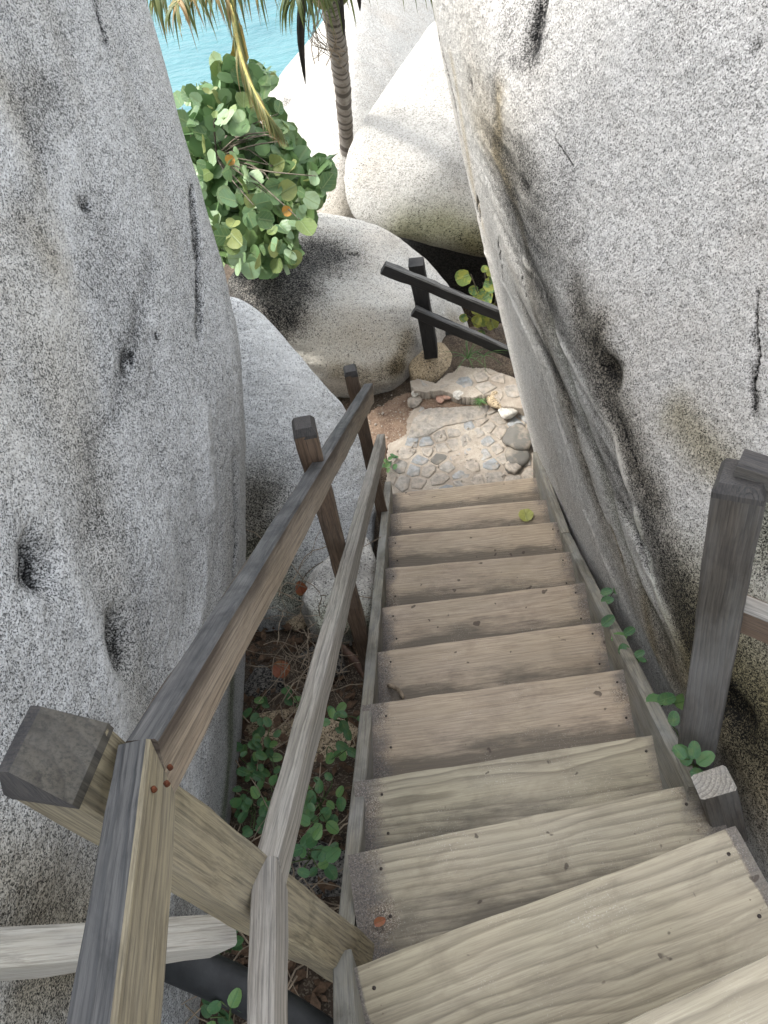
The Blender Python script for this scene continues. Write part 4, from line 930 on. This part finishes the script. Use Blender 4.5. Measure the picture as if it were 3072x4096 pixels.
# sea grape bush
bb = Vector((-.75, 4.95, -3.45))
bush = thing('sea_grape_bush', bb, 'bushy sea grape shrub with round green leaves between the left boulder and the palm', 'shrub')
rb = random.Random(12)
env = [(500, 165, 30), (560, 170, 25), (440, 235, 45), (500, 230, 45), (560, 260, 40), (410, 300, 40), (470, 310, 55), (540, 330, 50), (600, 310, 35), (630, 330, 25), (420, 380, 40), (490, 390, 55), (560, 400, 50), (620, 390, 45), (670, 390, 35), (690, 370, 18),
       (450, 450, 45), (520, 460, 50), (590, 450, 45), (640, 450, 30), (480, 520, 40), (540, 520, 45), (600, 520, 35), (570, 560, 25), (540, 545, 30), (450, 500, 30), (620, 540, 20), (655, 470, 18)]
twigs = Acc(); nl = 0
hubs = [bb + Vector((.05, -.1, .35)), bb + Vector((.35, -.15, .5)), bb + Vector((.15, -.2, .9))]
for hb in hubs: twigs.add(tube(spline([bb, (bb + hb) / 2 + Vector((.03, .02, 0)), hb], 5), [.025, .022, .02, .018, .015], 6))
leafpts = []
for (u, v, r) in env:
    nn_ = max(4, int(r * r / 165))
    dc = 4.75 + (v - 350) * -.0006
    for k in range(nn_):
        a = rb.random() * 2 * PI; q = r * math.sqrt(rb.random()) * 1.15
        d_ = dc + rb.uniform(-.42, .42) + (.12 if k % 3 else 0)
        leafpts.append((u + math.cos(a) * q, v + math.sin(a) * q, d_))
rb.shuffle(leafpts); leafpts = leafpts[:296]
cen = P(540, 380, d=4.9)
for i, (u, v, d_) in enumerate(leafpts):
    p = P(u, v, d=d_); out = (p - cen).normalized()
    nrm = Vector((rb.uniform(-1.1, 1.1), rb.uniform(-1.2, .4), rb.uniform(-.1, 1.2))) + out * .35
    if rb.random() < .18: nrm = Vector((rb.uniform(-1, 1), rb.uniform(-.5, .5), rb.uniform(-.2, .5)))
    size = rb.uniform(.078, .122) * (1 if rb.random() < .85 else .6)
    dv = out + Vector((rb.uniform(-.8, .8), rb.uniform(-.8, .8), rb.uniform(-.5, .6)))
    put_leaf(rb.choice(GR), p, nrm, dv, size, bush)
    hb = min(hubs, key=lambda h: (h - p).length)
    if i % 9 == 0:
        md = hb.lerp(p, .5) + Vector((rb.uniform(-.08, .08), rb.uniform(-.08, .08), rb.uniform(-.02, .08)))
        twigs.add(tube(spline([hb, md, p], 6), [.007, .006, .0055, .005, .004, .003], 4, False))
A_ = Acc()
for i in range(1500):
    u, v, r = rb.choice(env); a = rb.random() * 2 * PI; q = r * math.sqrt(rb.random()) * 1.1
    p = P(u + math.cos(a) * q, v + math.sin(a) * q, d=4.9 + rb.uniform(-.2, .6)); s_ = rb.uniform(.03, .055)
    n_ = Vector((rb.uniform(-1, 1), rb.uniform(-1, .3), rb.uniform(-.2, 1))).normalized(); X = n_.orthogonal(); Y = n_.cross(X)
    A_.add(([p + (X * math.cos(k * PI / 4) + Y * math.sin(k * PI / 4)) * s_ for k in range(8)], [tuple(range(8))]))
L_IN = leafmat('inner_leaf', [(.13, .23, .09)]); tag(wmesh('inner_leaves', A_.v, A_.f, L_IN, bush), kind='stuff')
wmesh('branches', twigs.v, twigs.f, M_BARK, bush)
L_OR = leafmat('orange_leaf', [(.5, .24, .05)]); ORM = leafmesh('orange_leaf', True, .3, 9); ORM.materials.append(L_OR)
for (u, v) in ((487, 352), (610, 462)): put_leaf(ORM, P(u, v, d=4.42), (.2, -.8, .5), (1, .2, .3), .06, bush)

# small sea grape at the right behind the fence
sb = P(1050, 745, y=4.75)
sg = thing('sea_grape_sapling', sb, 'young sea grape with yellow spotted leaves behind the black fence', 'plant')
tw = Acc(); rs = random.Random(4)
for (u, v, s_, m_) in ((1017, 592, .105, 0), (1043, 610, .10, 1), (1035, 625, .07, 1), (1018, 645, .06, 0), (1058, 600, .07, 0), (1060, 635, .10, 0), (1035, 648, .10, 0), (1012, 665, .06, 1), (1010, 682, .06, 0), (1040, 670, .075, 0), (1060, 690, .10, 0), (1040, 708, .10, 1), (1068, 712, .09, 0), (1025, 700, .07, 1), (1075, 660, .1, 0), (1047, 590, .05, 1), (1045, 775, .09, 0), (1050, 800, .06, 0), (1030, 723, .06, 1), (1072, 625, .1, 1)):
    p = P(u, v, y=4.55 + rs.uniform(-.12, .2)); put_leaf(GR2[m_], p, (rs.uniform(-.5, .2), -1, rs.uniform(.2, .9)), (rs.uniform(-1, .5), -.2, rs.uniform(-.2, 1)), s_ * 1.15, sg)
    tw.add(tube(spline([sb, sb.lerp(p, .5) + Vector((.03, .03, .02)), p], 6), .004, 4, False))
wmesh('stem', tw.v, tw.f, M_BARK, sg)

# ------------------------------------------------------------------ creeping plants in the gully
def creeper(name, u0, v0, z, n, spread, size, label, seed, depth_up=.10, group=None, cat='plant', mats=CR, rises=.0):
    rnd = random.Random(seed); c = P(u0, v0, z=z); t = thing(name, c, label, cat, group); st = Acc()
    for i in range(n):
        a = rnd.random() * 2 * PI; q = spread * math.sqrt(rnd.random())
        u, v = u0 + math.cos(a) * q, v0 + math.sin(a) * q * 1.15
        p = P(u, v, z=z + rnd.uniform(0, depth_up))
        nrm = Vector((rnd.uniform(-.5, .5), rnd.uniform(-.75, .3), 1)); s_ = size * rnd.uniform(.65, 1.15)
        put_leaf(rnd.choice(mats), p, nrm, (rnd.uniform(-1, 1), rnd.uniform(-1, 1), 0), s_, t)
        if i % 2 == 0: st.add(tube(spline([c + Vector((0, 0, -.03)), c.lerp(p, .5) + Vector((rnd.uniform(-.03, .03), rnd.uniform(-.03, .03), .01)), p], 5), .0022, 4, False))
    wmesh('stem', st.v, st.f, plain_stem, t); return t
plain_stem = plain('green_stem', (.10, .15, .05), .3, 20, .7)
G1 = 'creeping plants in the left gully'
for i, (u, v, z, n, sp_, lab) in enumerate([
    (548, 1530, -3.3, 7, 32, 'green creeper cluster against the foot of the left boulder, furthest up the gully'),
    (570, 1622, -3.15, 20, 50, 'thick green creeper patch on the mossy rock between left boulder and lower rail'),
    (632, 1500, -3.3, 5, 26, 'few green creeper leaves at the top of the lower rail below the red leaf'),
    (748, 1555, -3.0, 9, 34, 'green creeper tuft close to the left stringer beside the lower rail'),
    (725, 1625, -2.95, 6, 28, 'small green creeper tuft on the olive brown rock by the left stringer'),
    (540, 1745, -2.95, 16, 44, 'dense green creeper patch beside the big post at the left boulder'),
    (690, 1735, -2.75, 22, 52, 'largest green creeper patch right of the lower rail joint'),
    (668, 1850, -2.6, 15, 46, 'dark green creeper patch just right of the mitred lower rail'),
    (545, 1660, -3.0, 8, 34, 'low green creeper between the thick patch and the dense patch by the left boulder'),
    (600, 1720, -2.9, 6, 30, 'thin green creeper hugging the left side of the lower rail'),
    (478, 2045, -2.4, 8, 36, 'green creeper leaves poking out under the bleached plank end'),
    (490, 2195, -2.3, 7, 38, 'bright green leaves at the bottom edge between the two rails')]):
    creeper('creeping_plant', u, v, z, int(n * 1.15), sp_, .050, lab, 100 + i, group=G1)
# vine sprigs along the right stringer
G2 = 'sprigs growing along the right stringer'
def sprig(leaves, zz, label, seed, cat='plant'):
    rnd = random.Random(seed); base = P(leaves[0][0] + 12, leaves[0][1] + 25, z=zz + .05); t = thing('vine_sprig', base, label, cat, G2); st = Acc()
    for (u, v, s_, ang) in leaves:
        p = P(u, v, z=zz + .14 + rnd.uniform(0, .04)); put_leaf(rnd.choice(CR), p, (rnd.uniform(-.4, .1), rnd.uniform(-.4, .1), 1), (math.cos(ang), math.sin(ang), .1), s_, t)
        st.add(tube(spline([base, base.lerp(p, .5) + Vector((.01, .01, .02)), p], 5), .002, 4, False))
    wmesh('stem', st.v, st.f, plain_stem, t)
sprig([(1297, 1282, .05, 0), (1325, 1280, .065, .2), (1298, 1302, .055, 0)], -2.98, 'three small green leaves over the right stringer, highest sprig', 1)
sprig([(1300, 1352, .06, .4)], -2.85, 'single pointed green leaf on the right stringer between two sprigs', 2)
sprig([(1320, 1382, .06, 0), (1348, 1372, .05, .4)], -2.8, 'pair of green leaves on the right stringer at the sixth tread from the bottom', 3)
sprig([(1345, 1418, .045, 1.3), (1358, 1408, .04, 2), (1370, 1418, .04, .2), (1360, 1425, .035, -.5), (1378, 1422, .03, -.6)], -2.72, 'small star shaped green sprig on the right stringer', 4)
sprig([(1395, 1518, .06, 0), (1420, 1516, .06, .1), (1455, 1520, .07, 0)], -2.5, 'row of three broad green leaves left of the dark right post', 5)
sprig([(1452, 1622, .04, 0), (1463, 1628, .035, -.3), (1455, 1570, .045, 1.2)], -2.25, 'yellow green curled leaves at the foot of the dark right post', 6)
sprig([(1485, 1655, .045, 1.5), (1498, 1640, .045, 1.2), (1505, 1650, .05, .3), (1490, 1668, .04, -.5), (1480, 1640, .04, 2)], -2.15, 'bright green leaf tuft between the right post and the stub', 7)
creeper('weed', 842, 998, -4.14, 10, 14, .05, 'low weed at the left edge of the path by the end of the lower rail', 130, .05)

# grass tufts
def tuft(u, v, z, n, L, label, seed, lean=.9):
    rnd = random.Random(seed); c = P(u, v, z=z); A_ = Acc()
    for i in range(n):
        a = rnd.random() * 2 * PI; l_ = L * rnd.uniform(.5, 1.1); dr = Vector((math.cos(a), math.sin(a), 0)); w_ = .004; s_ = Vector((-math.sin(a), math.cos(a), 0)) * w_
        V = []; Fc = []
        for k in range(5):
            t = k / 4; p = c + dr * (l_ * lean * t ** 1.3) + Vector((0, 0, l_ * (.8 * t - .6 * t * t))); f_ = 1 - t * .9; V += [p - s_ * f_, p + s_ * f_]
        for k in range(4): Fc.append((2 * k, 2 * k + 1, 2 * k + 3, 2 * k + 2))
        A_.add((V, Fc))
    tag(wmesh('grass_tuft', A_.v, A_.f, M_GRASS), label, 'grass', 'grass tufts at the path')
tuft(1010, 775, -4.05, 22, .26, 'long bladed grass tuft beside the yellowish boulder under the fence', 1)
tuft(1045, 770, -4.05, 12, .22, 'thin grass tuft under the lower fence rail, right of the long bladed one', 2)
tuft(1036, 868, -4.12, 34, .08, 'short grass tuft in the crack below the broken ledge', 3)

# ------------------------------------------------------------------ fallen leaves, twigs, dry stems
fl = leafmesh('fallen_yellow_leaf', True, .1, 31, 0)
fl.materials.append(L_YELLOW)
o = put_leaf(fl, P(1140, 1126, z=TZ[2] + .008), (0, -.1, 1), (0, 1, 0), .085, None, 'fallen_leaf'); tag(o, 'yellow green leaf lying on the second tread from the bottom', 'leaf')
fr = leafmesh('fallen_red_leaf', True, .2, 32, 0); fr.materials.append(L_RED)
o = put_leaf(fr, P(605, 1465, z=-3.38), (.1, -.5, 1), (.2, 1, 0), .085, None, 'fallen_leaf'); tag(o, 'reddish dead leaf in the gully left of the lower rail', 'leaf')
fr2 = leafmesh('fallen_brown_leaf', False, .4, 33, 0); fr2.materials.append(L_RED)
o = put_leaf(fr2, P(655, 1285, z=-3.5), (.1, -.8, .4), (0, .2, 1), .09, None, 'fallen_leaf'); tag(o, 'brown curled leaf caught in the dry stems behind the lower rail', 'leaf')
o = put_leaf(fr2, P(808, 1996, z=TZ[10] - .21), (.1, -.2, 1), (1, .2, 0), .03, None, 'fallen_leaf'); tag(o, 'tiny orange leaf at the left end of the ninth tread', 'leaf')
V_, F_ = tube(spline([P(826, 1477, z=TZ[6] - .2), P(845, 1482, z=TZ[7] - .19), P(862, 1492, z=TZ[7] - .21), P(872, 1508, z=TZ[7] - .215)], 10), [.004, .007, .008, .009, .009, .009, .008, .008, .007, .006], 7)
tag(wmesh('twig', V_, F_, M_TWIG), 'curved brown twig at the left end of a tread', 'twig')
V_, F_ = tube(spline([P(738, 1398, z=-3.35), P(765, 1425, z=-3.3), P(790, 1462, z=-3.3), P(830, 1500, z=-3.35)], 10), .018, 8)
tag(wmesh('root', V_, F_, M_ROOT), 'thick reddish root between the lower rail and the left stringer', 'root')
rt = random.Random(77); A_ = Acc()
for i in range(90):
    u, v = rt.uniform(590, 740), rt.uniform(1230, 1520); c = P(u, v, z=-3.3 + rt.uniform(-.1, .15)); pts = [c]; d_ = Vector((rt.uniform(-1, 1), rt.uniform(-1, 1), rt.uniform(-.5, .9))).normalized()
    for k in range(6): d_ = (d_ + Vector((rt.uniform(-.5, .5), rt.uniform(-.5, .5), rt.uniform(-.4, .25)))).normalized(); pts.append(pts[-1] + d_ * .05)
    A_.add(tube(pts, rt.uniform(.0012, .0028), 4, False))
for i in range(70):
    u, v = rt.uniform(480, 760), rt.uniform(1480, 2200); z0 = float(np.interp(v, [1480, 2200], [-3.32, -2.35])); c = P(u, v, z=z0 + rt.uniform(-.1, .08)); pts = [c]; d_ = Vector((rt.uniform(-1, 1), rt.uniform(-1, 1), rt.uniform(-.3, .5))).normalized()
    for k in range(5): d_ = (d_ + Vector((rt.uniform(-.5, .5), rt.uniform(-.5, .5), rt.uniform(-.3, .2)))).normalized(); pts.append(pts[-1] + d_ * .05)
    A_.add(tube(pts, rt.uniform(.0012, .003), 4, False))
tag(wmesh('dry_stems', A_.v, A_.f, M_TWIG), 'tangle of thin dry stems in the gully left of the stairs', 'dry stems', kind='stuff')
# dead leaves and sticks on the gully floor
A_ = Acc()
for i in range(900):
    x, y = rt.uniform(-.95, -.1), rt.uniform(.1, 2.3); z = ground_z(x, y) + rt.uniform(.0, .03); s_ = rt.uniform(.008, .03); a = rt.random() * 6.3; n_ = Vector((rt.uniform(-.7, .7), rt.uniform(-.7, .7), 1)).normalized()
    X = n_.orthogonal(); X.rotate(Matrix.Rotation(a, 3, n_)); Y = n_.cross(X); c = Vector((x, y, z))
    A_.add(([c - X * s_, c - Y * s_ * .5 + n_ * .004, c + X * s_, c + Y * s_ * .5 + n_ * .004], [(0, 1, 2, 3)]))
tag(wmesh('leaf_litter', A_.v, A_.f, M_LITTER), 'dead leaf litter on the gully floor', 'leaf litter', kind='stuff')
# sand and crumbs on the tread ends
A_ = Acc(); rg = random.Random(5)
for k in range(1, 11):
    A, B = ENDS[k]; X = (B - A).normalized(); bk = Vector((X.y, -X.x, 0)); L = (B - A).length; dep = .30
    for i in range(480 if k < 10 else 90):
        side = rg.random(); e = abs(rg.gauss(0, .035)) if rg.random() < .9 else rg.random() * L
        if e > L: continue
        s_ = rg.uniform(.0009, .0026) * (1.0 if e < .15 else .7); t = e if side < .5 else L - e
        p = A + X * t + bk * (rg.random() ** .7 * dep) + Vector((0, 0, s_ * .6 - .002))
        A_.add(([p + Vector((s_, 0, -s_ * .5)), p + Vector((-s_ * .6, s_ * .8, -s_ * .5)), p + Vector((-s_ * .6, -s_ * .8, -s_ * .5)), p + Vector((0, 0, s_))], [(0, 1, 3), (1, 2, 3), (2, 0, 3)]))
M_SAND = plain('coarse_sand', (.34, .28, .21), .3, 300, .9, bump=0, col2=(.16, .12, .09))
tag(wmesh('sand', A_.v, A_.f, M_SAND), 'coarse sand grains gathered at the ends of the treads', 'sand', kind='stuff')
# debris heaps at the right ends
for (u, v, k, n_, lab) in ((1212, 1236, 4, 90, 'heap of dark leaf crumbs and twigs at the right end of the fourth tread'), (1515, 1770, 9, 110, 'brown leaf debris in the gap beside the sawn off stub'), (1282, 1310, 5, 40, 'brown crumbs and a dry stem at the right end of the fifth tread')):
    A_ = Acc(); c0 = P(u, v, z=TZ[k] - (.229 if k != 9 else .1) + .01)
    for i in range(n_):
        c = c0 + Vector((rg.gauss(0, .028), rg.gauss(0, .028), abs(rg.gauss(0, .008)))); s_ = rg.uniform(.003, .014); X = Vector((rg.uniform(-1, 1), rg.uniform(-1, 1), rg.uniform(-.4, .4))).normalized(); Y = X.cross(Vector((rg.uniform(-.3, .3), rg.uniform(-.3, .3), 1))).normalized()
        A_.add(([c - X * s_, c - Y * s_ * .5, c + X * s_, c + Y * s_ * .5 + Vector((0, 0, .003))], [(0, 1, 2, 3)]))
    for i in range(4):
        d_ = Vector((rg.uniform(-1, 1), rg.uniform(-1, 1), .1)).normalized(); A_.add(tube(spline([c0 - d_ * .05, c0 + Vector((.01, .01, .02)), c0 + d_ * .06], 6), .002, 5))
    tag(wmesh('leaf_debris', A_.v, A_.f, M_LITTER), lab, 'leaf debris', kind='stuff')

# ------------------------------------------------------------------ palm
tb = P(752, 335, y=7.35); tl = tb + Vector((0.01, .12, -.9))
tp = [tl, tb, P(741, 200, y=7.05), P(727, 80, y=6.7), P(715, 0, y=6.45), P(705, -70, y=6.3)]
crown = tp[-1]
palm = thing('coconut_palm', tl, 'coconut palm with ringed grey trunk and drooping green and brown fronds at the top', 'palm tree')
ts = spline(tp, 60); V = []; Fc = []; seg = 20; rf_ = []
NR = 150; ts = spline(tp, NR)
for i, p in enumerate(ts):
    t = i / (NR - 1); r0 = .062 + .022 * t; ph = (t * 34 + .25 * math.sin(t * 40)) % 1.0
    r_ = r0 * (1 + .08 * ph if ph < .85 else 1 - .04); tt = (ts[min(i + 1, NR - 1)] - ts[max(i - 1, 0)]).normalized()
    a = Vector((1, 0, 0)); a = (a - tt * a.dot(tt)).normalized(); b = tt.cross(a)
    for q in range(seg):
        an = 2 * PI * q / seg; wv_ = 1 + .04 * math.sin(an * 3 + t * 50) + random.uniform(-.012, .012)
        V.append(p + a * math.cos(an) * r_ * wv_ + b * math.sin(an) * r_ * wv_ + tt * (.008 * math.sin(an * 2 + 1))); rf_.append(1.0 if ph > .72 else (.45 if ph < .2 else .25))
for i in range(NR - 1):
    for q in range(seg): c = i * seg + q; e = i * seg + (q + 1) % seg; Fc.append((c, e, e + seg, c + seg))
o = wmesh('trunk', V, Fc, M_TRUNK, palm); x = o.data.attributes.new('ringfac', 'FLOAT', 'POINT'); x.data.foreach_set('value', rf_)

def frond(curve, n, Ll, seed, tone=(0, .6), parent=palm, hang=1.0, wdt=.011, side=(1, -1), t0=.12, rr=.012, spread=1.):
    rnd = random.Random(seed); cs = spline(curve, 30)
    V_, F_ = tube(cs, [rr * (1.6 - 1.4 * i / 29) for i in range(30)], 6); fo = wmesh('frond', V_, F_, M_RACHIS, parent); fo['base'] = (0, 0, 0)
    A_ = Acc(); tn = []
    for i in range(n):
        t = t0 + (1 - t0) * i / (n - 1); q = t * 28.99; k = int(q); p0 = cs[k].lerp(cs[min(k + 1, 29)], q - k); tg = (cs[min(k + 1, 29)] - cs[k]).normalized()
        sd0 = tg.cross(Vector((0, 0, 1))); sd0 = sd0.normalized() if sd0.length > .1 else Vector((1, 0, 0))
        for s_ in side:
            l_ = Ll * (.45 + .75 * math.sin(PI * min(1, .12 + t * .85))) * rnd.uniform(.75, 1.12)
            d_ = (tg * rnd.uniform(.5, .95) + sd0 * s_ * spread * rnd.uniform(.5, 1.) + Vector((0, 0, rnd.uniform(-.3, .2)))).normalized(); p = p0.copy(); tone_ = rnd.uniform(*tone)
            nseg = 6; Vv = []; wv_ = tg.cross(d_).cross(d_); wv_ = wv_.normalized() if wv_.length > .01 else tg
            w0 = wdt * rnd.uniform(.7, 1.15); nrm = Vector((rnd.uniform(-.6, .6), rnd.uniform(-.6, .6), 1))
            for j in range(nseg + 1):
                f_ = j / nseg; ww = w0 * (math.sin(PI * min(1, .18 + .8 * f_)) ** .8) * (1 - .75 * f_ ** 3)
                sdv = d_.cross(nrm); sdv = sdv.normalized() if sdv.length > .01 else Vector((1, 0, 0))
                Vv += [p - sdv * ww, p + Vector((0, 0, .25 * ww)), p + sdv * ww]
                d_ = (d_ + Vector((rnd.uniform(-.05, .05), rnd.uniform(-.05, .05), -.38 * hang * (.4 + f_)))).normalized(); p = p + d_ * (l_ / nseg)
            Fv = []
            for j in range(nseg): a = 3 * j; Fv += [(a, a + 1, a + 4, a + 3), (a + 1, a + 2, a + 5, a + 4)]
            A_.add((Vv, Fv)); tn += [min(1., max(0., tone_ + (.25 if j // 3 >= nseg - 1 else 0))) for j in range(len(Vv))]
    lo = wmesh('leaflets', A_.v, A_.f, M_FROND, None); lo.parent = fo; tag(lo, kind='stuff')
    x = lo.data.attributes.new('tone', 'FLOAT', 'POINT'); x.data.foreach_set('value', tn)
    # keep in place under the frond
    lo.matrix_parent_inverse = (Matrix.Translation(-Vector(parent['base']))).inverted() if False else Matrix.Identity(4)
    return fo
def cv(*pts): return [crown] + list(pts)
frond(cv(P(560, -110, y=5.6), P(420, -95, y=5.35), P(300, -40, y=5.1), P(230, 40, y=4.95)), 46, .42, 1, (.0, .75), hang=1.3)
frond(cv(P(600, -90, y=5.5), P(500, -60, y=5.2), P(420, -30, y=4.95), P(380, 10, y=4.8)), 34, .30, 2, (.2, .85), hang=1.4)
frond(cv(P(650, -90, y=5.9), P(615, -80, y=5.8), P(600, -70, y=5.7), P(590, -50, y=5.6)), 26, .24, 3, (0, .45), hang=1.5)
frond(cv(P(730, -100, y=5.5), P(690, -90, y=5.1), P(660, -60, y=4.9), P(640, -10, y=4.8)), 30, .36, 4, (0, .35), hang=1.5)
frond(cv(P(800, -120, y=5.9), P(900, -100, y=5.8), P(980, -40, y=5.7), P(1040, 60, y=5.6)), 44, .34, 5, (0, .5), hang=1.2, wdt=.010)
frond(cv(P(620, -180, y=6.2), P(480, -160, y=6.3), P(380, -90, y=6.3), P(330, 0, y=6.3)), 40, .36, 6, (.1, .8), hang=1.2)
for i in range(9):
    a = i * 2 * PI / 9 + .2; dr = Vector((math.cos(a), math.sin(a), 0))
    if dr.y < -.15: continue
    h_ = .55 + .25 * (i % 3)
    frond([crown, crown + dr * .5 + Vector((0, 0, h_)), crown + dr * 1.25 + Vector((0, 0, h_ + .1)), crown + dr * 1.9 + Vector((0, 0, h_ - .55))], 34, .45, 20 + i, (0, .5), hang=.9, wdt=.015)
# hanging dry frond and its yellow sheath
hf = frond([crown + Vector((-.1, -.1, .1)), P(560, -60, y=5.5), P(505, -20, y=5.3), P(508, 60, y=4.95), P(530, 150, y=4.6), P(565, 225, y=4.3), P(597, 272, y=4.22)], 130, .24, 40, (.35, .75), hang=1.5, wdt=.0055, t0=.3, rr=.014, spread=.12)
V_ = [P(508, 50, y=5.32), P(500, 110, y=5.34), P(478, 165, y=5.36), P(520, 165, y=5.38), P(535, 130, y=5.36), P(520, 60, y=5.33)]
V2 = [p + Vector((.01, .03, 0)) for p in V_]
wmesh('leaf_sheath', V_ + V2, [(0, 1, 2, 3, 4, 5), (11, 10, 9, 8, 7, 6)] + [(i, (i + 1) % 6, 6 + (i + 1) % 6, 6 + i) for i in range(6)], plain('yellow_sheath', (.52, .36, .08), .2, 30, .6, col2=(.36, .28, .08)), palm, False)
# dark spathes, coconuts, fruit strands
def blade(pts, wd, mat, name='spathe'):
    cs = spline(pts, 10); V = []; Fc = []
    for i, p in enumerate(cs):
        t = i / 9; w_ = wd * math.sin(PI * (.12 + .86 * t)); V += [p + Vector((-w_, 0, 0)), p + Vector((0, -w_ * .5, 0)), p + Vector((w_, 0, 0)), p + Vector((0, w_ * .3, 0))]
    for i in range(9):
        for q in range(4): a = 4 * i + q; b = 4 * i + (q + 1) % 4; Fc.append((a, b, b + 4, a + 4))
    return wmesh(name, V, Fc, mat, palm)
blade([P(655, -50, y=5.3), P(652, 10, y=5.3), P(650, 90, y=5.3), P(660, 182, y=5.3)], .028, M_SPATHE)
blade([P(728, -60, y=5.5), P(732, -20, y=5.5), P(738, 30, y=5.5), P(744, 78, y=5.5)], .022, M_SPATHE)
blade([P(762, -60, y=5.6), P(768, -30, y=5.6), P(775, -5, y=5.6), P(778, 25, y=5.6)], .02, M_SPATHE)
A_ = Acc(); rp = random.Random(9)
for i in range(16):
    a = P(700 - rp.uniform(0, 30), -30, y=5.6); b = P(690 + rp.uniform(-25, 40), rp.uniform(60, 120), y=5.5); c = P(b.x * 0 + 700 + rp.uniform(-30, 55), rp.uniform(110, 160), y=5.5)
    A_.add(tube(spline([a, a.lerp(b, .5) + Vector((rp.uniform(-.05, .05), -.03, 0)), b, c], 8), .0028, 4, False))
wmesh('flower_strands', A_.v, A_.f, M_TWIG, palm)
def nut(c, r):
    bm = bmesh.new(); bmesh.ops.create_icosphere(bm, subdivisions=3, radius=r)
    for v in bm.verts: v.co.z *= 1.25; v.co *= 1 + .05 * math.sin(3 * math.atan2(v.co.y, v.co.x))
    me = bpy.data.meshes.new('coconut'); bm.to_mesh(me); bm.free(); return link('coconut', me, M_NUT, palm, Matrix.Translation(c))
for (u, v) in ((698, -12), (735, -25), (712, -40), (760, -38)): nut(P(u, v, y=6.1), .08)
